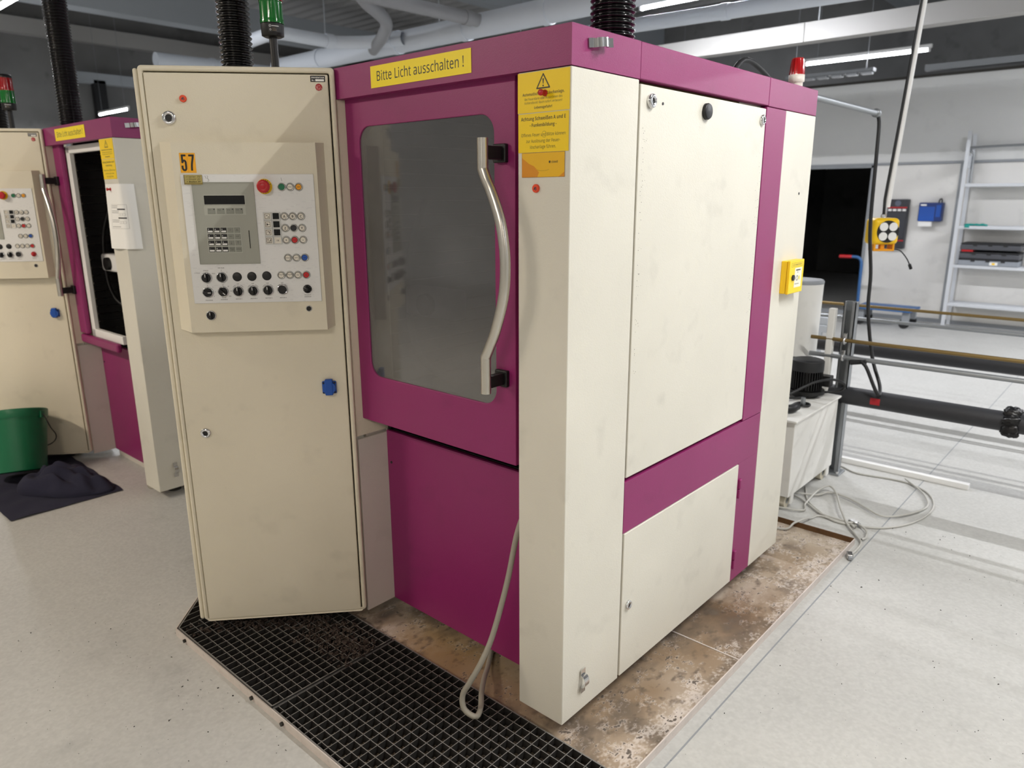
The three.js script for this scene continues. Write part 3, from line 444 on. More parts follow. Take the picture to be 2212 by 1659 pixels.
  const rot = (u, v, a, knob = true) => { const r = mesh('rotary_switch', KNOB_RING, M.chrome, t); r.position.set(u, v, Z); if (knob) { const k = mesh('switch_knob', KNOB, M.black, r); k.rotation.z = a; const k2 = mesh('pointer', KNOB_MARK, M.white, r); k2.rotation.z = a; } else mesh('switch_blank', BTN_PLAIN.clone().scale(1.4, 1.4, 1.2), M.black, r); };
  rot(0.1499, 1.2645, 0); rot(0.1968, 1.2653, 0); rot(0.1499, 1.2183, -Math.PI / 2); rot(0.1969, 1.2194, -2.3); rot(0.2433, 1.2201, 0); rot(0.2899, 1.2209, 0); rot(0.3367, 1.2216, 0); rot(0.3819, 1.2233, 0, false);
  for (const [u, v] of [[0.2439, 1.2661], [0.2893, 1.2666], [0.3359, 1.2677]]) { const b = mesh('blanking_plug', BLANK, M.black, t); b.position.set(u, v, Z); }
  { const p = mesh('override_dial', latheZ([[0.0135, 0], [0.0135, 0.004], [0.0085, 0.005], [0.008, 0.014], [0, 0.0145]], 0, 0, 0), first ? M.black : M.red, t, 'feedrate override dial'); p.position.set(0.4603, 1.2238, Z); for (let i = 0; i < 9; i++) { const a = 2.2 - i * 0.55 + Math.PI / 2; mesh('dial_mark', cyl(0.0007, 0.0007, 0.0006, 0.0112 * Math.cos(a), 0.0112 * Math.sin(a), 0.0047, 'z', 6), M.white, p); } }
  { const k = mesh('key_switch', KNOB_RING, M.chrome, t); k.position.set(0.151, 1.1435, ZF); k.scale.setScalar(0.92); const q = mesh('switch_knob', KNOB, M.black, k); mesh('pointer', KNOB_MARK, M.white, k);
    const s = mesh('small_socket', BTN_RING, M.chrome, t); s.position.set(0.4604, 1.1591, ZF); s.scale.setScalar(0.8); mesh('socket_core', BTN_PLAIN, M.black, s); }
  if (first) { const tp = mesh('tape_note', bx(0, 0.054, 0, 0.0288, 0, 0.0006), M.wood, t, 'strip of tape with handwriting'); tp.position.set(0.1153, 1.5512, Z + 0.003); mesh('tape_writing', flat(0.0002, 0.0538, 0.0002, 0.0286, 0.0008), M.t_tape, tp); }
  // hidden plinth carrying the cabinet
  mesh('plinth', bx(0.06, CW - 0.16, -(mp[1] - (first ? 0.036 : 0.002)), 0.03, -0.25, -0.12), M.iron, t);
  return t;
}
cabinet(m1p, 0, true, 'cream control cabinet with the number 57 sticker');
cabinet(m2p, M2T, false, 'cream control cabinet with a green bucket standing at its foot');

// ------------------------------------------------------------------ things on the machines
const onM = (mp, mt, x, y, z) => { const v = V(x, y, z).applyAxisAngle(V(0, 1, 0), mt); return [mp[0] + v.x, mp[1] + v.y, mp[2] + v.z]; };
function corrugated(r, h, pitch, dr) { const p = []; const n = Math.round(h / pitch) * 8; for (let i = 0; i <= n; i++) { const y = h * i / n; p.push([r + dr * Math.sin(2 * Math.PI * y / pitch), y]); } return lathe(p, 40); }
const HOSE_A = corrugated(0.0575, 3.75, 0.0152, 0.0036), HOSE_B = corrugated(0.05, 3.75, 0.0152, 0.0036);
M.redTape = std(0xa3121f, 0.5); M.redTape.side = THREE.DoubleSide;
M.hose = std(0x08080a, 0.16);
function hoses(mp, mt, which) {
  single('exhaust_hose', HOSE_A, M.hose, 'black ribbed exhaust hose rising from the roof of the ' + which + ' enclosure', 'hose', 'exhaust hoses', onM(mp, mt, which === 'near' ? -0.115 : -0.86, 1.893, which === 'near' ? -0.33 : -0.13));
  const h = single('cable_hose', HOSE_B, M.hose, 'black ribbed hose rising from the ' + which + ' control cabinet', 'hose', 'exhaust hoses', onM(mp, mt, -1.33, 1.9, 0.10));
}
hoses(m1p, 0, 'near'); hoses(m2p, M2T, 'far');
function tower(mp, mt, which, label) {
  const t = thing('signal_tower', label, 'signal light', 'signal towers', onM(mp, mt, -1.115, 1.9, 0.09), mt + 0.75);
  mesh('foot', lathe([[0.03, 0], [0.03, 0.004], [0.018, 0.008], [0, 0.008]]), M.black, t); mesh('stem', cyl(0.0125, 0.0125, 0.11, 0, 0.06, 0), M.black, t);
  const b = mesh('base_module', lathe([[0, 0.1], [0.026, 0.1], [0.034, 0.104], [0.0355, 0.136], [0.0355, 0.139], [0, 0.139]], 36), M.black, t);
  const lb = mesh('base_print', new THREE.CylinderGeometry(0.0358, 0.0354, 0.024, 12, 1, true, -0.1, 1.25).translate(0, 0.1225, 0), M.t_tower, b);
  const lens = (n, y, m) => { const pts = [[0.036, y], [0.036, y + 0.012], [0.0345, y + 0.013], [0.0345, y + 0.059], [0.0355, y + 0.06], [0.0355, y + 0.065]]; const l = mesh(n, lathe(pts, 36), m, t); mesh('reflector', merge([cyl(0.02, 0.02, 0.06, 0, y + 0.034, 0), ...[0, 1, 2, 3, 4, 5].map(i => bx(0.018, 0.03, y + 0.012, y + 0.06, -0.002, 0.002).rotateY(i * Math.PI / 3))]), m, l); };
  lens('green_lens', 0.139, M.greenLens); lens('red_lens', 0.204, M.redLens); mesh('top_cap', lathe([[0.0355, 0.269], [0.0355, 0.277], [0.03, 0.287], [0, 0.289]], 36), M.black, t);
}
tower(m1p, 0, 'near', 'green and red signal tower on the cabinet numbered 57'); tower(m2p, M2T, 'far', 'green and red signal tower on the cabinet by the bucket');
{
  const t = thing('beacon', 'small red ribbed beacon lamp on a beige base on the enclosure roof', 'signal light', null, [-0.055, 1.893 + G, -1.475]);
  mesh('beacon_base', lathe([[0.034, 0], [0.034, 0.006], [0.024, 0.012], [0.024, 0.032], [0.029, 0.034], [0.029, 0.058], [0, 0.058]], 28), M.creamGrey, t);
  const g = lathe([[0.027, 0.058], [0.0265, 0.07], [0.0225, 0.112], [0.019, 0.118], [0, 0.119]], 32); const p = g.attributes.position; for (let i = 0; i < p.count; i++) { const a = Math.atan2(p.getX(i), p.getZ(i)), k = 1 + 0.05 * Math.cos(a * 16); p.setX(i, p.getX(i) * k); p.setZ(i, p.getZ(i) * k); } g.computeVertexNormals();
  mesh('beacon_dome', g, M.redLens, t);
}
single('roof_cable', tube([[-0.3, 1.9, -1.44], [-0.3, 1.98, -1.45], [-0.3, 2.035, -1.52], [-0.3, 2.04, -1.62], [-0.3, 2.0, -1.78], [-0.3, 1.93, -1.95], [-0.3, 1.7, -2.1], [-0.35, 0.8, -2.35], [-0.4, 0.46, -2.4]].map(p => [p[0], p[1] + G, p[2]]), 0.011, 60), M.cableBlack, 'black cable arching off the rear of the enclosure roof', 'cable');
{ // cable boom at the back of the near machine
  single('cable_boom', merge([rod([-0.16, 1.985, -1.3], [-0.16, 1.985, -2.84], 0.014), lathe([[0, 0], [0.022, 0], [0.022, 0.03], [0, 0.03]], 20).rotateX(-Math.PI / 2).translate(-0.16, 1.985, -2.83)]), M.galv, 'grey conduit arm sticking out behind the enclosure', 'conduit');
}
{ const t = thing('alarm_box', 'small yellow hand alarm box on the rear side panel', 'alarm box', null, [-0.0004, 1.203 + G, -1.419]);
  mesh('casing', rb(0, 0.023, -0.063, 0.063, -0.071, 0.071, 0.003), M.yellow, t);
  const f = mesh('cover', rb(0.024, 0.034, -0.064, 0.064, -0.072, 0.072, 0.002), M.yellow, t);
  const pl = (n, y0, y1, z0, z1, x, m, p) => { const g = new THREE.PlaneGeometry(z1 - z0, y1 - y0).rotateY(Math.PI / 2).translate(x, (y0 + y1) / 2, (z0 + z1) / 2); return mesh(n, g, m, p); };
  pl('print', -0.062, 0.062, -0.07, 0.07, 0.0343, M.t_alarm, f); pl('instruction_card', -0.042, 0.034, -0.052, 0.018, 0.0348, M.t_alarmCard, f);
  mesh('push_knob', cyl(0.011, 0.011, 0.006, 0.037, -0.002, 0.036, 'x', 20), M.dark, f); }
function magnet(x, y, z, turn, label, grp) { const t = thing('magnet', label, 'magnet', grp, [x, y, z], turn); mesh('rim', latheZ([[0.0105, 0], [0.0105, 0.004], [0.0098, 0.0055], [0, 0.0056]], 0, 0, 0), M.orange, t); mesh('face', new THREE.CircleGeometry(0.0094, 24).translate(0, 0, 0.0059), M.t_magnet, t); }
{ const e = V(Math.cos(CABT), 0, -Math.sin(CABT)); magnet(CAB.x + e.x * 0.1254, 1.805 + G, CAB.z + e.z * 0.1254, CABT, 'round orange magnet at the top of the cabinet door'); }
magnet(-0.1049, 1.5312 + G, 0, 0, 'round orange magnet below the torn sticker on the column');
function pinMagnet(pos, turn, label) { const t = thing('pin_magnet', label, 'magnet', null, pos, turn); mesh('pin_head', latheZ([[0, 0.02], [0.0072, 0.02], [0.0075, 0.016], [0.0045, 0.013], [0.0045, 0.006], [0.0075, 0.004], [0.0075, 0]].reverse(), 0, 0, 0), M.red, t); mesh('pin_base', cyl(0.0076, 0.0076, 0.0015, 0, 0, 0.0008, 'z'), M.steel, t); }
pinMagnet([-0.077, 1.7533 + G, 0.0014], 0, 'red pin magnet stuck on the yellow extinguisher sign');
{ const q = onM(m2p, M2T, -0.09, 1.57, 0.004); pinMagnet(q, M2T, 'red pin magnet holding the paper on the far column'); 
  const g = new THREE.PlaneGeometry(0.215, 0.31, 24, 10), p = g.attributes.position;
  for (let i = 0; i < p.count; i++) { const u = p.getX(i) + 0.1075, v = p.getY(i), k = (0.155 - v) / 0.31; const s = u - 0.150, c = 0.004 + 0.02 * k * Math.exp(-Math.pow((s + 0.1) / 0.06, 2)); if (s < 0) p.setXYZ(i, s - 0.004, v, c); else { const a = Math.min(1, s / 0.03); p.setXYZ(i, 0.004 + 0.014 * a * (1 - 0.3 * a) + 0.012 * k * a, v, c * (1 - a) - s); } } g.computeVertexNormals();
  const pp = single('paper_sheet', g, M.t_paperNote, 'white printed paper sheet pinned round the far column edge', 'paper', null, onM(m2p, M2T, 0, 1.44, 0), M2T); }
// ------------------------------------------------------------------ drip tray and gratings
{
  const n = 1024, a = noiseGrid(n, 5, 6, 31), b = noiseGrid(n, 20, 6, 32), c = noiseGrid(n, 90, 3, 33), d = noiseGrid(n, 3, 5, 34), e2 = noiseGrid(n, 256, 2, 35), e3 = noiseGrid(n, 48, 5, 36);
  const mix = (p, q, k) => p.map((v, i) => v + (q[i] - v) * Math.max(0, Math.min(1, k)));
  // x -1.55..0.235 across, z -1.9..0.51 along; flaked paint, oil, rust and grit seen on the tray sheet
  const t = dataTex(n, n, (x, y) => {
    const i = y * n + x, X = -1.56 + 1.8 * x / n, Zz = -1.92 + 2.45 * y / n; let col = [176, 162, 144];
    col = mix(col, [196, 184, 172], (a[i] - 0.42) * 4); col = mix(col, [138, 116, 92], (d[i] - 0.52) * 4);
    const br = Math.exp(-(Math.pow((X - 0.08) / 0.15, 2) + Math.pow((Zz + 1.02) / 0.22, 2))); col = mix(col, [92, 64, 40], br * 2.2 * (b[i] - 0.15) * (0.4 + a[i]));
    const yb = Math.exp(-(Math.pow((X + 0.6) / 0.3, 2) + Math.pow((Zz + 0.08) / 0.13, 2))); col = mix(col, [150, 118, 70], yb * 1.6 * (b[i] - 0.1));
    col = mix(col, [104, 92, 80], (b[i] - 0.52) * 3.2); col = mix(col, [70, 60, 52], (c[i] - 0.6) * 2.2 * (0.3 + a[i]));
    const wf = Math.max(0, 1 - Math.abs(X - 0.2) / 0.1), wb = Zz < -1.3 ? 0.75 : 0; const fl = e3[i] * 0.45 + e2[i] * 0.35 + a[i] * 0.2 + wf * 0.12 + wb * 0.1; if (fl > 0.56) col = mix(col, [216, 207, 201], Math.min(0.7, (fl - 0.56) * 5));
    const dkk = e2[i] * 0.6 + e3[i] * 0.4; if (dkk > 0.68) col = mix(col, [58, 49, 42], Math.min(0.75, (dkk - 0.68) * 14));
    return col;
  });
  t.wrapS = t.wrapT = THREE.ClampToEdgeWrapping; M.tray = std(0xffffff, 0.5, 0, { map: t });
  const tr = thing('drip_tray', 'stained steel drip tray with a low rim under the near machine', 'tray', null, [0, 0, 0]);
  const s = new THREE.Shape(); [[-1.405, -0.51], [0.235, -0.51], [0.235, 1.9], [-1.56, 1.9], [-1.56, -0.355]].forEach((p, i) => i ? s.lineTo(...p) : s.moveTo(...p));
  const g = new THREE.ExtrudeGeometry(s, { depth: 0.004, bevelEnabled: false }).rotateX(-Math.PI / 2); const P = g.attributes.position, U = new Float32Array(P.count * 2); for (let i = 0; i < P.count; i++) { U[2 * i] = (P.getX(i) + 1.56) / 1.8; U[2 * i + 1] = (P.getZ(i) + 1.92) / 2.45; } g.setAttribute('uv', new THREE.BufferAttribute(U, 2));
  mesh('tray_sheet', g, M.tray, tr);
  const R = 0.03;
  mesh('rim', bx(-1.405, 0.238, 0, R, 0.507, 0.511), M.rim, tr); mesh('rim', bx(0.234, 0.238, 0, R, -1.9, 0.507), M.rim, tr); mesh('back_rim', bx(-1.56, 0.234, 0, R, -1.903, -1.898), M.wood, tr, 'brown rear rim strip');
  mesh('rim', bx(-0.1095, 0.1095, 0, R, -0.002, 0.002).rotateY(Math.atan2(-(0.51 - 0.355), 0.155) + Math.PI / 2 + Math.PI / 2).translate(-1.4825, 0, 0.4325), M.rim, tr);
  mesh('weld_seam', bx(-0.06, 0.234, 0.004, 0.0065, -0.722, -0.717), M.rim, tr); 
  for (const x of [-1.33, -0.86, -0.68]) mesh('bolt', cyl(0.007, 0.007, 0.008, x, 0.014, 0.515, 'z', 6), M.iron, tr);
  // gratings: bearing and cross bars at 33.3 mm
  const grating = (x0, x1, z0, z1, top, label, clip) => {
    const o = thing('grating', label, 'grating', 'floor gratings in the drip tray', [0, top, 0]); const h = 0.026, w = 0.0017, inx = z => clip ? Math.max(x0, -1.39 - (0.505 - z)) : x0;
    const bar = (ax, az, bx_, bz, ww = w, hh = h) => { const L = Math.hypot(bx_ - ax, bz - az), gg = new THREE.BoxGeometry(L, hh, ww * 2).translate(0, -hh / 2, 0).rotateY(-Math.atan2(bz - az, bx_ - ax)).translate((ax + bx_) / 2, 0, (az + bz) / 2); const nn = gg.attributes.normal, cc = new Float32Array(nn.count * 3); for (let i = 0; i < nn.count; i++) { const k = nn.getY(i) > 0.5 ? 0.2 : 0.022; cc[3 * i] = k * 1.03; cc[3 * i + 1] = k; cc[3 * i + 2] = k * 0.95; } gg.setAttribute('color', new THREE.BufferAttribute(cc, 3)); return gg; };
    for (let k = 1; z0 + k * 0.0333 < z1 - 0.01; k++) { const z = z0 + k * 0.0333; mesh('bar', bar(inx(z), z, x1, z, 0.0011), M.grate, o); }
    for (let k = 0; x1 - k * 0.0333 > x0 - (clip ? 0.14 : 0); k++) { const x = x1 - k * 0.0333; let ze = z1; if (clip && x < -1.39) ze = z1 - (-1.39 - x); if (ze > z0 + 0.02) mesh('bar', bar(x, z0, x, ze, 0.0011), M.grate, o); }
    mesh('edge_bar', bar(x0 - (clip ? 0.0 : 0), z1, x1, z1, 0.0022), M.grate, o); mesh('edge_bar', bar(x0 - (clip ? 0.14 : 0), z0, x1, z0, 0.0022), M.grate, o); mesh('edge_bar', bar(x1, z0, x1, z1, 0.0022), M.grate, o); if (!clip) mesh('edge_bar', bar(x0, z0, x0, z1, 0.0022), M.grate, o); else mesh('edge_bar', bar(x0, z1, x0 - 0.14, z1 - 0.14, 0.0022), M.grate, o);
  };
  grating(-1.39, -0.7475, 0.030, 0.505, 0.038, 'dark steel grating under the control cabinet, clogged with chips', true);
  grating(-0.7445, 0.226, 0.022, 0.505, 0.031, 'dark steel grating in front of the magenta door', false);
  // swarf clogging the grating below the cabinet
  const im = new THREE.InstancedMesh(new THREE.TetrahedronGeometry(0.007), std(0x3a2f28, 0.85), 2600), m = new THREE.Matrix4(), q = new THREE.Quaternion(), e = new THREE.Euler();
  for (let i = 0; i < 2600; i++) { const u = Math.pow(rnd(), 0.8), x = -1.36 + 0.62 * u, lim = 0.04 + 0.30 * rnd(), z = Math.min(0.49, 0.05 + rnd() * 0.1 + (1.36 + x > 0.35 ? 0.12 * rnd() : 0.0) + Math.max(0, (-0.98 - x)) * 1.1 * (0.5 + 0.5 * rnd())); e.set(rnd() * 6, rnd() * 6, rnd() * 6); q.setFromEuler(e); const k = 0.5 + rnd(); m.compose(V(Math.max(x, -1.37 + (0.49 - z) * 0), 0.014 + 0.030 * rnd(), z), q, V(k, k * 0.5, k)); im.setMatrixAt(i, m); }
  im.name = 'metal_swarf'; im.userData = { label: 'dark metal swarf lying in the grating below the cabinet', category: 'swarf', kind: 'stuff' }; im.castShadow = im.receiveShadow = true; scene.add(im);
  // grit on the open floor
  const fm = new THREE.InstancedMesh(new THREE.TetrahedronGeometry(0.0035), std(0x2a2724, 0.8), 420);
  for (let i = 0; i < 420; i++) { const left = i < 240; let x, z; if (left) { x = -1.9 + 1.9 * rnd(); z = 0.54 + Math.pow(rnd(), 1.6) * 0.7; if (x < -1.3) z = 0.1 + rnd() * 0.9; } else { x = 0.27 + rnd() * 0.8; z = -2.3 + rnd() * 2.4; } e.set(rnd() * 6, rnd() * 6, rnd() * 6); q.setFromEuler(e); const k = 0.3 + rnd() * rnd() * 1.4; m.compose(V(x, 0.001, z), q, V(k, 0.25, k * (0.4 + rnd()))); fm.setMatrixAt(i, m); }
  fm.name = 'floor_grit'; fm.userData = { label: 'dark crumbs of grit scattered over the floor', category: 'grit', kind: 'stuff' }; fm.castShadow = fm.receiveShadow = true; scene.add(fm);
}
M.cableOld = std(0x9a968a, 0.55);
// grey cable looping out over the grating
single('supply_cable', tube([[-0.205, 0.62, -0.09], [-0.2154, 0.5345, -0.05], [-0.2327, 0.3708, -0.02], [-0.2366, 0.2231, 0.04], [-0.2386, 0.152, 0.09], [-0.262, 0.085, 0.118], [-0.2795, 0.04, 0.132], [-0.268, 0.0, 0.138], [-0.2325, -0.017, 0.1243], [-0.2500, -0.016, 0.085], [-0.2936, -0.016, 0.0368], [-0.345, -0.022, -0.03], [-0.3863, -0.035, -0.0881], [-0.4531, -0.045, -0.1794]].map(p => [p[0], p[1] + G, p[2]]), 0.0088, 120, 12), M.cableOld, 'grey supply cable looping over the grating from behind the column', 'cable');
{ const o = onM(m2p, M2T, 0, 0, 0); single('supply_cable', tube([[-0.19, 0.62, -0.1], [-0.22, 0.4, -0.075], [-0.19, 0.2, -0.06], [-0.235, 0.05, -0.055], [-0.22, -0.03, -0.03], [-0.16, -0.033, -0.06]].map(p => [o[0] + p[0], o[1] + p[1], o[2] + p[2]]), 0.009, 70, 12), M.cableOld, 'grey supply cable hanging before the magenta sheet of the open machine', 'cable'); }

// ------------------------------------------------------------------ bucket, mat and rag by the far cabinet
{
  const s = new THREE.Shape(); [[-3.0, -0.617], [-3.012, -0.092], [-3.83, -0.09], [-3.95, -0.16], [-3.95, -0.63]].forEach((p, i) => i ? s.lineTo(...p) : s.moveTo(...p));
  const g = new THREE.PlaneGeometry(0.95, 0.54, 60, 40).rotateX(-Math.PI / 2), p = g.attributes.position; for (let i = 0; i < p.count; i++) p.setY(i, 0.006 + 0.0035 * Math.sin(p.getX(i) * 34 + 2 * Math.sin(p.getZ(i) * 13)) * Math.sin(p.getZ(i) * 21 + 1)); g.computeVertexNormals();
  M.navy.side = THREE.DoubleSide; single('floor_cloth', g, M.navy, 'dark navy cloth mat spread on the floor under the green bucket', 'cloth', null, [-3.482, 0.001, 0.354]);
  const t = thing('bucket', 'green plastic bucket with a rolled rim leaning on the far cabinet', 'bucket', null, [-3.60, 0.055, 0.41]);
  t.rotateOnWorldAxis(V(0.745, 0, -0.667), -0.30); t.rotateOnWorldAxis(V(0.667, 0, 0.745), 0.14);
  mesh('pail', lathe([[0, 0.0], [0.128, 0.0], [0.133, 0.006], [0.154, 0.30], [0.161, 0.302], [0.164, 0.345], [0.159, 0.35], [0.154, 0.345], [0.15, 0.30], [0.128, 0.008], [0, 0.008]], 48), M.bucket, t);
  mesh('bail', tube([[0.166, 0.315, 0.0], [0.18, 0.29, 0.0], [0.185, 0.23, -0.03], [0.168, 0.19, -0.09], [0.122, 0.16, -0.14], [0.05, 0.14, -0.174], [-0.05, 0.14, -0.174], [-0.122, 0.16, -0.14], [-0.168, 0.21, -0.08], [-0.168, 0.315, 0.0]], 0.003, 60, 8), M.black, t).rotation.y = 0.7;
  for (const k of [-1, 1]) mesh('bail_ear', rb(k * 0.163 - 0.006, k * 0.163 + 0.006, 0.29, 0.33, -0.016, 0.016, 0.003), M.bucket, t).rotation.y = 0.7;
  // crumpled rag
  const rg = new THREE.SphereGeometry(1, 120, 80), q = rg.attributes.position;
  for (let i = 0; i < q.count; i++) { const x = q.getX(i), y = q.getY(i), z = q.getZ(i), a = Math.atan2(z, x), rr = Math.hypot(x, z); const f = 1 + 0.10 * Math.sin(a * 3 + 1) + 0.06 * Math.sin(a * 5 + 2.2); const fold = 0.5 + 0.5 * Math.sin(x * 9 + 3.2 * Math.sin(z * 3.1 + 0.7)) , fold2 = 0.5 + 0.5 * Math.sin(z * 12 - 4 * x + 1.5 * Math.sin(x * 5)); const hgt = Math.pow(Math.max(0, y), 0.8) * (0.055 + 0.035 * fold + 0.028 * fold2 + 0.03 * Math.cos(x * 1.6 + 0.8)); q.setXYZ(i, x * 0.25 * f, y > 0 ? hgt : 0, z * 0.15 * f); } rg.computeVertexNormals();
  single('rag', rg, M.navy, 'crumpled dark navy rag heaped beside the green bucket', 'rag', null, [-3.27, 0.008, 0.28], 0.55);
}
// ------------------------------------------------------------------ coolant cart behind the near machine
{
  const t = thing('tank_cart', 'dirty white tank cart on castors behind the enclosure', 'cart', null, [0, 0, 0]), x0 = -0.78, x1 = -0.14, z0 = -2.68, z1 = -2.05, yb = 0.075, yt = 0.475;
  mesh('tank', rb(x0, x1, yb, yt, z0, z1, 0.004), M.whitePlain, t); mesh('lid', rb(x0 - 0.012, x1 + 0.012, yt, yt + 0.012, z0 - 0.012, z1 + 0.012, 0.003), M.whitePlain, t);
  for (const [x, z] of [[x1 - 0.02, z1 - 0.05], [x1 - 0.02, z0 + 0.06], [x0 + 0.05, z1 - 0.05], [x0 + 0.05, z0 + 0.06]]) { mesh('castor', merge([rb(x + 0.008, x + 0.016, 0.025, yb + 0.03, z - 0.04, z + 0.0, 0.001)]), M.whitePlain, t); const w = mesh('castor_wheel', cyl(0.038, 0.038, 0.03, x - 0.018, 0.038, z + 0.0, 'x', 28), std(0xc9c2ae, 0.6), t); mesh('wheel_hub', cyl(0.014, 0.014, 0.034, x - 0.018, 0.038, z, 'x', 16), M.galv, w); }
  const p = thing('pump_motor', 'black finned pump motor standing on the white tank cart', 'motor', null, [-0.285, yt + 0.012, -2.56]);
  const fins = []; for (let i = 0; i < 36; i++) { const a = i / 36 * Math.PI * 2; fins.push(bx(0.066, 0.084, 0.045, 0.15, -0.0022, 0.0022).rotateY(a)); }
  mesh('motor_body', cyl(0.068, 0.068, 0.16, 0, 0.08, 0, 'y', 32), M.black, p); mesh('cooling_fins', merge(fins), M.black, p); mesh('fan_cover', lathe([[0.086, 0.148], [0.086, 0.2], [0.08, 0.206], [0.07, 0.205], [0.066, 0.21], [0, 0.212]], 36), M.dark, p); mesh('flange', cyl(0.1, 0.1, 0.02, 0, 0.03, 0, 'y', 32), M.black, p); mesh('terminal_box', rb(0.06, 0.12, 0.06, 0.12, -0.08, -0.02, 0.005), M.black, p);
  single('pump_cable', tube([[-0.40, 0.50, -2.2], [-0.3, 0.53, -2.3], [-0.2, 0.6, -2.42], [-0.13, 0.61, -2.52], [-0.1, 0.57, -2.62], [-0.13, 0.52, -2.66], [-0.22, 0.505, -2.6], [-0.27, 0.5, -2.45], [-0.35, 0.5, -2.4], [-0.42, 0.5, -2.5]], 0.007, 80, 8), M.cableBlack, 'black cable coiled on the white tank cart', 'cable');
  const pl = thing('pump_valve', 'small black hand wheel valve on the white tank cart', 'valve', null, [-0.21, yt + 0.012, -2.33]); mesh('hand_wheel', new THREE.TorusGeometry(0.034, 0.006, 10, 28).rotateX(Math.PI / 2).translate(0, 0.012, 0), M.black, pl); mesh('valve_stem', cyl(0.014, 0.011, 0.05, 0, 0.025, 0), M.galv, pl); mesh('spokes', merge([bx(-0.034, 0.034, 0.009, 0.015, -0.004, 0.004), bx(-0.004, 0.004, 0.009, 0.015, -0.034, 0.034)]), M.black, pl);
  single('suction_hose', merge([tube([[-0.5, 0.51, -2.1], [-0.35, 0.512, -2.11], [-0.22, 0.512, -2.15], [-0.2, 0.515, -2.22]], 0.022, 30, 14)]), M.cableBlack, 'thick black hose end with orange print on the tank cart', 'hose');
  const c = thing('filter_tank', 'tall white cylindrical filter tank with a grey lid behind the cart', 'tank', null, [-0.475, 0, -2.885]);
  mesh('barrel', cyl(0.112, 0.118, 0.42, 0, 0.86, 0, 'y', 40), M.whitePlain, c); mesh('stand', cyl(0.1, 0.075, 0.65, 0, 0.325, 0, 'y', 32), M.dark, c); mesh('tank_lid', lathe([[0.119, 1.07], [0.121, 1.082], [0.114, 1.092], [0, 1.098]], 40), M.grey, c);
}
// grey cables strewn on the floor behind the tray
{
  const C = [[[-0.186, -2.43], [-0.111, -2.26], [-0.012, -2.152], [0.079, -2.086], [0.184, -2.101], [0.284, -2.155], [0.365, -2.281], [0.409, -2.447], [0.407, -2.617], [0.345, -2.774], [0.233, -2.858], [0.124, -2.863], [-0.042, -2.833], [-0.162, -2.897], [-0.4, -2.95]],
    [[-0.25, -1.80], [-0.069, -1.819], [-0.031, -1.865], [-0.012, -1.951], [-0.013, -2.041], [0.008, -2.096], [0.077, -2.092], [0.133, -2.091]],
    [[-0.3, -2.3], [-0.165, -2.254], [-0.088, -2.2], [0.011, -2.12], [0.139, -2.104], [0.19, -2.06]],
    [[-0.3, -2.03], [-0.085, -2.088], [-0.098, -2.192], [-0.096, -2.355], [-0.072, -2.461], [-0.011, -2.388], [0.077, -2.193], [0.148, -2.077], [0.222, -1.976], [0.262, -1.912], [0.267, -1.818], [0.263, -1.768]],
    [[-0.3, -2.25], [-0.101, -2.334], [-0.056, -2.415], [0.042, -2.409], [0.156, -2.337], [0.238, -2.283], [0.293, -2.317], [0.352, -2.419], [0.388, -2.539], [0.371, -2.641], [0.315, -2.756], [0.2, -2.9]],
    [[0.145, -2.088], [0.182, -2.107], [0.24, -2.056], [0.263, -1.979], [0.255, -1.94]]];
  const nm = ['longest grey cable looping towards the pipe rack', 'grey cable crossing the brown rear rim of the tray', 'grey cable running straight out from under the cart', 'grey cable arching up to the tray corner with a plug', 'grey cable forming the inner loop by the pipe rack', 'short grey cable curl at the tray corner'];
  C.forEach((pts, k) => single('floor_cable', tube(pts.map((p, i) => [p[0], 0.006 + (Math.abs(p[1] + 1.9) < 0.06 && p[0] < 0.25 ? 0.028 : 0) + (k === 3 && i > 2 && i < 7 ? 0.02 : 0) + (p[1] > -1.89 && p[0] < 0.23 ? 0.003 : 0) + k * 0.002, p[1]]), 0.0052, 140, 8), M.cableGrey, nm[k], 'cable', 'loose cables on the floor'));
  const plug = (x, z, a, l) => { const t = thing('cable_plug', l, 'plug', null, [x, 0.012, z], a); mesh('shell', rb(-0.013, 0.013, -0.011, 0.011, -0.022, 0.022, 0.004), M.steel, t); mesh('grip', rb(-0.009, 0.009, -0.008, 0.008, 0.02, 0.036, 0.003), M.grey, t); };
  plug(0.262, -1.752, 0.4, 'metal cable plug lying beside the tray rim'); plug(0.165, -2.115, 1.2, 'metal cable plug lying among the loose cables');
}
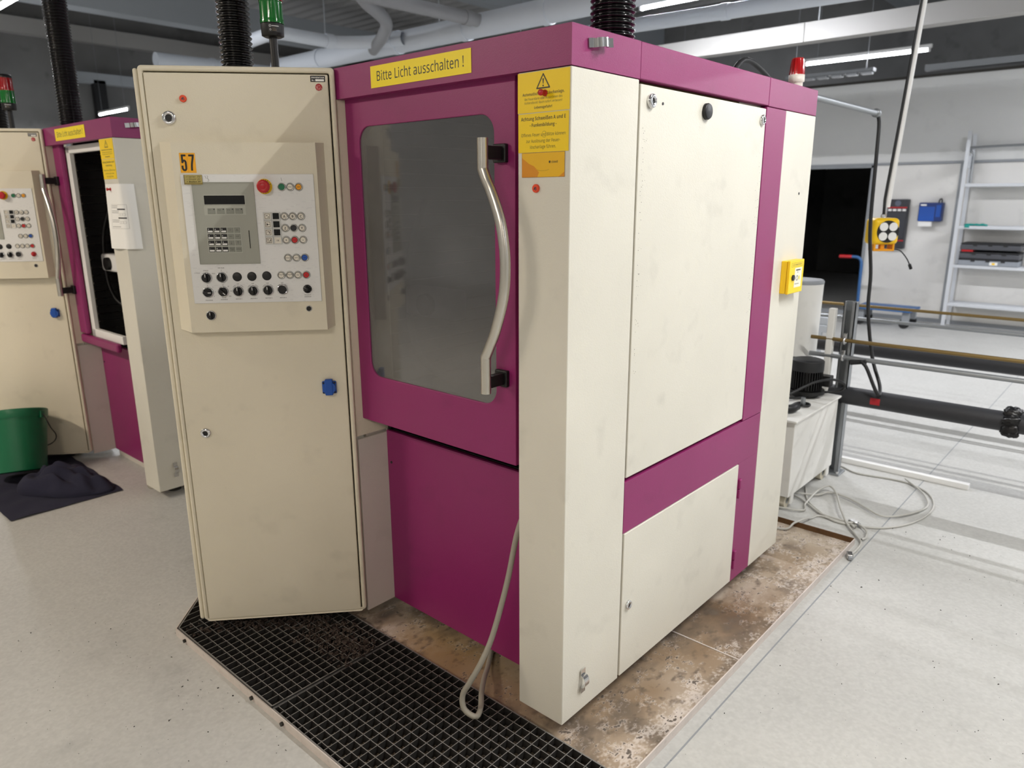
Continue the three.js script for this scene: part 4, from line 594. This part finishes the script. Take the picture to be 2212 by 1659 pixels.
// ------------------------------------------------------------------ pipe racks along the aisle
M.pipeBlack = std(0x25262a, 0.5);
function pipeRack(z, x0, x1, dk, which, front) {
  const rod1 = (n, y, dz, r, m, l) => single(n, rod([x0, y, z + dz], [x1, y, z + dz], r, 24), m, l, 'pipe', 'pipes on the racks');
  rod1('brass_pipe', 0.79, 0.05, 0.0105, M.brass, 'thin brass coloured pipe on the ' + which + ' rack'); rod1('grey_pipe', 0.695, 0.05, 0.013, M.galv, 'thin grey pipe on the ' + which + ' rack');
  rod1('black_pipe', 0.47, 0.0, 0.05, M.pipeBlack, 'thick black pipe on the ' + which + ' rack');
}
pipeRack(-2.78, -0.34, 7.8, 0, 'near', true); pipeRack(-4.2, -4.5, 7.8, 0, 'far', false);
function post(x, z, label) {
  const t = thing('rack_post', label, 'post', 'rack posts', [x, 0, z]);
  mesh('channel', merge([bx(-0.033, -0.029, 0, 1.0, -0.028, 0.028), bx(-0.033, 0.03, 0, 1.0, -0.028, -0.024), bx(0.012, 0.03, 0, 1.0, 0.02, 0.028), bx(-0.033, -0.02, 0, 1.0, 0.02, 0.028), bx(0.026, 0.03, 0, 1.0, -0.028, 0.028)]), M.galv, t);
  mesh('base_plate', rb(-0.06, 0.05, 0, 0.012, -0.05, 0.06, 0.002), M.galv, t); for (const k of [-1, 1]) mesh('bolt', cyl(0.01, 0.01, 0.012, k * 0.04 - 0.005, 0.018, 0.045, 'y', 6), M.chrome, t);
  for (const y of [0.79, 0.695]) mesh('clamp', merge([new THREE.TorusGeometry(0.02, 0.006, 8, 20).rotateY(Math.PI / 2).translate(0, y, 0.05), rb(-0.008, 0.008, y + 0.012, y + 0.04, 0.03, 0.062, 0.002)]), M.chrome, t);
}
post(-0.155, -2.78, 'grey steel channel post carrying pipes beside the cart'); post(-2.2, -4.2, 'grey steel channel post of the far pipe rack');
single('white_post', rb(-0.018, 0.018, 0, 0.96, -0.02, 0.02, 0.004), M.whitePlain, 'slim white upright leaning by the steel rack post', 'post', null, [-0.238, 0, -2.74]);
{ const t = thing('black_hose', 'black water hose hanging in a loop from the grey conduit arm', 'hose', null); 
  mesh('hose_run', tube([[-0.16, 1.985, -2.86], [-0.148, 1.93, -2.87], [-0.14, 1.75, -2.86], [-0.13, 1.4, -2.86], [-0.1, 1.15, -2.86], [-0.085, 0.95, -2.84], [-0.03, 0.7, -2.82], [0.035, 0.56, -2.78], [0.055, 0.515, -2.715], [0.03, 0.56, -2.7], [-0.02, 0.66, -2.7], [-0.055, 0.69, -2.71]], 0.0095, 120, 10), M.cableBlack, t); mesh('hose_coupling', rod([-0.11, 0.672, -2.72], [-0.03, 0.69, -2.715], 0.013, 12), M.dark, t); }
single('pipe_tape', new THREE.CylinderGeometry(0.0506, 0.0506, 0.05, 10, 1, true, -0.35, 0.75).rotateZ(Math.PI / 2).rotateX(0.0).translate(0.035, 0.47, -2.78), M.redTape, 'small red tape patch on the thick black pipe', 'tape');
{ const g = new THREE.TorusGeometry(0.054, 0.016, 14, 60), gp = g.attributes.position; for (let i = 0; i < gp.count; i++) { const x = gp.getX(i), y = gp.getY(i), z = gp.getZ(i), k = 1 + 0.12 * Math.sin(19 * Math.atan2(y, x) + 160 * z) + 0.1 * Math.sin(7 * Math.atan2(y, x) + 60 * z + 1); gp.setXYZ(i, x * k, y * k, z * 2.2 * k); } g.computeVertexNormals(); g.rotateY(Math.PI / 2); single('black_wrap', g, std(0x0b0b0c, 0.35), 'crumpled black foil tied round the thick pipe', 'wrapping', null, [0.66, 0.472, -2.78]); }
single('cable_trunking', rb(-0.3, 0.495, 0, 0.03, -0.02, 0.022, 0.003), M.white, 'white cable trunking length lying on the floor by the rack', 'trunking', null, [0, 0, -3.0]);
// ------------------------------------------------------------------ hanging socket cube
{
  single('hanging_pole', rod([-0.149, 1.5, -3.2], [0.09, 5.75, -3.2], 0.015, 20), M.white, 'white tube hanging from the roof above the yellow socket cube', 'pole');
  single('pole_cable', tube([[-0.157, 1.46, -3.18], [-0.16, 1.55, -3.178], [-0.118, 2.2, -3.18], [0.0, 4.3, -3.18], [0.07, 5.7, -3.18]], 0.008, 50, 8), M.cableBlack, 'black cable strapped to the white hanging tube', 'cable');
  const t = thing('socket_cube', 'yellow power socket cube hanging from the white tube', 'socket', null, [-0.162, 1.365, -3.2], 0.72);
  mesh('shell', rb(-0.075, 0.075, -0.075, 0.075, -0.06, 0.06, 0.025, 4), M.yellow, t);
  const f = mesh('socket_plate', cyl(0.062, 0.062, 0.006, 0.005, 0, 0.06, 'z', 36), M.black, t); for (const [x, y] of [[-0.027, 0.027], [0.027, 0.027], [-0.027, -0.027], [0.027, -0.027]]) mesh('outlet', cyl(0.024, 0.024, 0.006, x + 0.005, y, 0.063, 'z', 24), M.white, f);
  mesh('cradle', merge([rb(-0.06, 0.06, -0.112, -0.1, -0.02, 0.05, 0.005), rb(-0.06, -0.048, -0.112, -0.07, -0.02, 0.05, 0.004), rb(0.048, 0.06, -0.112, -0.07, -0.02, 0.05, 0.004), rb(-0.012, 0.012, -0.112, -0.07, 0.0, 0.03, 0.004)]), M.amber, t); mesh('eye', new THREE.TorusGeometry(0.014, 0.004, 8, 20).translate(0, 0.087, 0), M.steel, t); mesh('lead', tube([[0.06, -0.1, 0.04], [0.1, -0.11, 0.04], [0.14, -0.15, 0.04], [0.165, -0.19, 0.04]], 0.0035, 30, 6), M.cableBlack, t); mesh('lead_plug', rod([0.163, -0.187, 0.04], [0.176, -0.215, 0.04], 0.009, 10), M.cableBlack, t);
}
// ------------------------------------------------------------------ along the pale partition wall
{
  const zf = -8.9;
  const e = thing('wall_board_unit', 'dark wall-hung wiper dispenser with red and white print', 'dispenser', null, [-1.545, 1.2, zf + 0.008]); mesh('case', rb(-0.12, 0.12, -0.3, 0.31, 0, 0.09, 0.01), M.board, e); mesh('stripe', rb(-0.112, 0.112, 0.2, 0.216, 0.088, 0.093, 0.001), M.red, e); mesh('stripe', rb(-0.112, 0.112, -0.205, -0.19, 0.088, 0.093, 0.001), M.red, e); for (let k = 0; k < 4; k++) mesh('print_mark', bx(-0.105 + k * 0.055, -0.065 + k * 0.055, 0.165, 0.19, 0.09, 0.0915), M.paper, e); mesh('round_logo', cyl(0.035, 0.035, 0.003, 0, 0.26, 0.09, 'z'), std(0x596070, 0.5), e); mesh('panel_field', rb(-0.1, 0.1, -0.16, 0.14, 0.088, 0.092, 0.001), std(0x33363d, 0.4), e);
  const b = thing('paper_dispenser', 'blue wall box with a white paper end hanging out', 'dispenser', null, [-1.168, 1.36, zf + 0.008]); mesh('case', rb(-0.13, 0.13, -0.115, 0.11, 0, 0.12, 0.012), std(0x0a2d6d, 0.45), b); mesh('front_card', rb(-0.12, 0.05, -0.11, 0.06, 0.118, 0.124, 0.002), M.blue, b); mesh('side_card', rb(0.065, 0.115, -0.06, 0.08, 0.118, 0.124, 0.002), M.blue, b); mesh('paper_end', bx(-0.12, 0.03, -0.175, -0.11, 0.1, 0.104), M.paper, b); mesh('hook', tube([[0.07, 0.1, 0.06], [0.08, 0.145, 0.06], [0.1, 0.15, 0.06], [0.105, 0.11, 0.06]], 0.008, 20, 8), M.black, b); mesh('print_mark', bx(-0.11, -0.045, 0.072, 0.09, 0.12, 0.1215), M.paper, b);
  // shelf rack
  const x0 = -0.82, x1 = 1.18, zr = -8.57, s = thing('shelf_rack', 'grey steel shelf rack standing at the pale wall', 'shelf', null, [0, 0, 0]);
  for (const [x, z, y] of [[x0, zr, 2.27], [x1, zr, 2.27], [x0, zf + 0.04, 2.25], [x1, zf + 0.04, 2.25]]) mesh('upright', merge([bx(x - 0.02, x + 0.02, 0, y, z - 0.002, z + 0.002), bx(x - 0.02, x - 0.016, 0, y, z - 0.035, z)]), M.rack, s);
  [0.3, 0.758, 1.209, 1.685].forEach(y => mesh('shelf_board', rb(x0 + 0.02, x1 - 0.02, y - 0.035, y, zf + 0.03, zr + 0.005, 0.003), M.rack, s));
  mesh('back_rail', tube([[x0 + 0.02, 1.7, zf + 0.05], [x0 + 0.02, 2.02, zf + 0.05], [x0 + 0.08, 2.1, zf + 0.05], [x1, 2.1, zf + 0.05]], 0.014, 40, 10), M.galv, s); mesh('gusset', bx(x0 - 0.002, x0 + 0.002, 1.86, 2.0, zf + 0.04, zr), M.rack, s);
  const cs = (y, dz, label, red) => { const t = thing('organiser_case', label, 'case', 'organiser cases', [-0.455, y, zr - 0.16 + dz]); mesh('tray', rb(-0.3, 0.3, 0, 0.06, -0.16, 0.16, 0.01), red === 2 ? std(0x8d939b, 0.4) : std(0x4a4c52, 0.4), t); mesh('case_lid', rb(-0.3, 0.3, 0.06, 0.078, -0.16, 0.16, 0.008), M.dark, t); for (const k of [-1, 0, 1]) mesh('latch', rb(k * 0.15 - 0.02, k * 0.15 + 0.02, 0.045, 0.07, 0.155, 0.166, 0.002), M.dark, t); return t; };
  const c1 = cs(0.758, 0.01, 'lowest organiser case of the pile, pale grey with a yellow label', 2); mesh('label_card', bx(0.02, 0.1, 0.012, 0.045, 0.16, 0.162), M.paper, c1); mesh('label_spot', bx(0.045, 0.075, 0.017, 0.04, 0.162, 0.163), M.yellow, c1);
  cs(0.836, 0, 'middle organiser case of the pile, dark grey', 0); const c3 = cs(0.936, -0.01, 'topmost organiser case of the pile, dark grey', 1);
  single('red_folder', rb(-0.74, -0.62, 0.914, 0.936, zr - 0.3, zr - 0.01, 0.003), M.red, 'flat red folder squeezed between the organiser cases', 'folder');
  const gl = []; for (let i = 0; i < 7; i++) gl.push(new THREE.SphereGeometry(0.03, 12, 8).scale(1.2 + 0.5 * Math.sin(i * 2), 0.45, 0.9).translate(-0.72 + i * 0.03, 1.222 + 0.005 * Math.sin(i * 3), zr - 0.04 + 0.01 * Math.cos(i * 2))); gl.push(rb(-0.74, -0.69, 1.19, 1.225, zr - 0.0, zr + 0.014, 0.006)); single('work_gloves', merge(gl), M.teal, 'teal work gloves lying on the shelf edge', 'gloves');
  // flatbed trolley
  const tr = thing('trolley', 'blue flatbed trolley with a red-gripped push bar', 'trolley', null, [0, 0, 0]), zt = -8.3;
  mesh('deck', rb(-1.72, -1.08, 0.2, 0.23, zt - 0.25, zt + 0.2, 0.006), M.blueSteel, tr); mesh('push_bar', tube([[-1.74, 0.22, zt], [-1.745, 0.5, zt], [-1.75, 0.74, zt], [-1.79, 0.805, zt], [-1.86, 0.815, zt], [-1.9, 0.815, zt]], 0.018, 40, 10), M.blueSteel, tr); mesh('grip', rod([-1.87, 0.815, zt], [-2.02, 0.812, zt], 0.021, 14), M.red, tr);
  for (const x of [-1.66, -1.15]) for (const z of [zt - 0.18, zt + 0.13]) { mesh('castor', merge([cyl(0.06, 0.06, 0.035, x, 0.06, z, 'z', 24)]), M.rubber, tr); mesh('castor_fork', rb(x - 0.03, x + 0.05, 0.08, 0.2, z - 0.025, z + 0.025, 0.005), M.grey, tr); }
  const bn = thing('aluminium_bench', 'low aluminium profile frame in front of the dark doorway', 'frame', null, [0, 0, 0]); for (const y of [0.36, 0.28]) mesh('profile', rb(-2.6, -1.32, y - 0.045, y + 0.03, -6.02, -5.97, 0.004), M.alu, bn); for (const x of [-2.5, -1.4]) mesh('leg', rb(x - 0.03, x + 0.03, 0, 0.24, -6.02, -5.97, 0.004), M.alu, bn);
}
// ------------------------------------------------------------------ overhead services
{
  const duct = (n, a, b, r, m, l, joints = []) => { const t = thing(n, l, 'duct', 'overhead ducts', [0, 0, 0]); mesh('pipe', rod(a, b, r, 28), m, t); const A = V(...a), B = V(...b), d = B.clone().sub(A).normalize(); for (const k of joints) { const p = A.clone().lerp(B, k), q = p.clone().addScaledVector(d, 0.07); mesh('sleeve', rod(p.toArray(), q.toArray(), r * 1.1, 28), m, t); } return t; };
  const Y = 3.06;
  const AD = duct('air_duct', [-7.2, Y, -3.68], [-1.2, Y, -3.72], 0.1, M.duct, 'long thick white duct running above the near enclosure', [0.14, 0.36, 0.52, 0.68]);
  const ad = AD; mesh('branch', rod([-3.86, Y + 0.02, -2.2], [-3.8, Y + 0.02, -3.9], 0.055, 28), M.ductGrey, ad, 'grey branch duct'); mesh('sleeve', rod([-3.815, Y + 0.02, -3.45], [-3.812, Y + 0.02, -3.53], 0.062, 28), M.ductGrey, ad);
  mesh('elbow', tube([[-3.87, Y + 0.06, -2.35], [-3.95, Y - 0.0, -2.5], [-4.4, Y + 0.02, -3.05], [-4.66, Y - 0.02, -3.25], [-5.3, Y - 0.04, -3.62]], 0.055, 60, 20), M.ductGrey, ad, 'grey elbow duct');
  mesh('side_branch', tube([[-6.6, Y - 0.12, -2.75], [-6.1, Y - 0.03, -2.62], [-5.5, Y, -2.62], [-5.46, Y, -2.9], [-5.44, Y, -3.25], [-5.2, Y, -3.48], [-4.8, Y, -3.6]], 0.06, 90, 22, false, 0.3), M.duct, ad, 'white side duct'); for (const p of [[[-5.45, Y, -3.15], [-5.44, Y, -3.23]], [[-5.0, Y, -3.54], [-4.93, Y, -3.565]]]) mesh('sleeve', rod(p[0], p[1], 0.068, 24), M.duct, ad);
  duct('exhaust_pipe', [-3.6, 3.07, -4.62], [2.4, 2.93, -4.62], 0.06, M.duct, 'white exhaust pipe running below the strip light row', [0.27, 0.6]);
  duct('wall_duct', [-10.05, 3.46, -3.5], [-10.0, 3.5, -7.5], 0.1, M.duct, 'short white duct end by the far concrete wall', [0.2]);
  for (const [x, z, w] of [[-6.2, -3.68, 'left end of the thick white duct'], [-4.4, -3.7, 'thick white duct beside the grey elbow'], [-2.6, -3.71, 'thick white duct right of the grey branch'], [-1.0, -4.62, 'white exhaust pipe under the strip light']]) single('duct_hanger', rod([x, 3.1, z], [x, 5.75, z], 0.008, 8), M.galv, 'thin rod holding the ' + w, 'hanger', 'duct hangers');
  const tk = thing('cable_tray', 'long pale cable trunking hung across the hall behind the machines', 'trunking', null, [0, 0, 0]); for (let k = 0; k < 9; k++) mesh('trunking_cover', rb(-9 + k * 1.8, -7.205 + k * 1.8, 2.965, 3.135, -6.1, -5.95, 0.004), M.trunk, tk); for (const x of [-5.4, -1.7, 0.6]) mesh('hanger', rod([x, 3.13, -6.02], [x, 5.75, -6.02], 0.008, 8), M.galv, tk);
  const t2 = thing('wall_trunking', 'grey cable tray running along the top of the partition', 'trunking', null, [0, 0, 0]); mesh('channel', rb(-1.45, 6, 3.0, 3.07, -8.98, -8.86, 0.004), M.grey, t2);
  const f = thing('louvre_light', 'unlit louvre light fitting above the pale partition', 'lamp', null, [-2.5, 3.05, -8.8]); mesh('housing', rb(-0.6, 0.5, 0, 0.04, -0.06, 0.06, 0.004), M.grey, f); for (let k = 0; k < 6; k++) mesh('reflector', rb(-0.55 + k * 0.18, -0.42 + k * 0.18, -0.03, 0.0, -0.05, 0.05, 0.01), M.alu, f); for (const x of [-0.5, 0.4]) mesh('hanger', rod([x, 0.04, 0], [x, 2.7, 0], 0.005, 6), M.galv, f);
  const col = thing('far_column', 'dark steel bracket post on the far concrete wall', 'post', null, [0, 0, 0]); mesh('post', bx(-17.9, -17.7, 0, 4.15, -5.7, -5.45), M.dark, col); 
  const rail = thing('wall_rail', 'grey horizontal rail along the far concrete wall', 'rail', null, [0, 0, 0]); mesh('rail_bar', bx(-17.95, -17.7, 4.08, 4.3, -9, -4.9), M.beamGrey, rail);
}
scene.traverse(o => { if (o.isMesh) { o.castShadow = true; o.receiveShadow = true; } });
renderer.render(scene, camera);
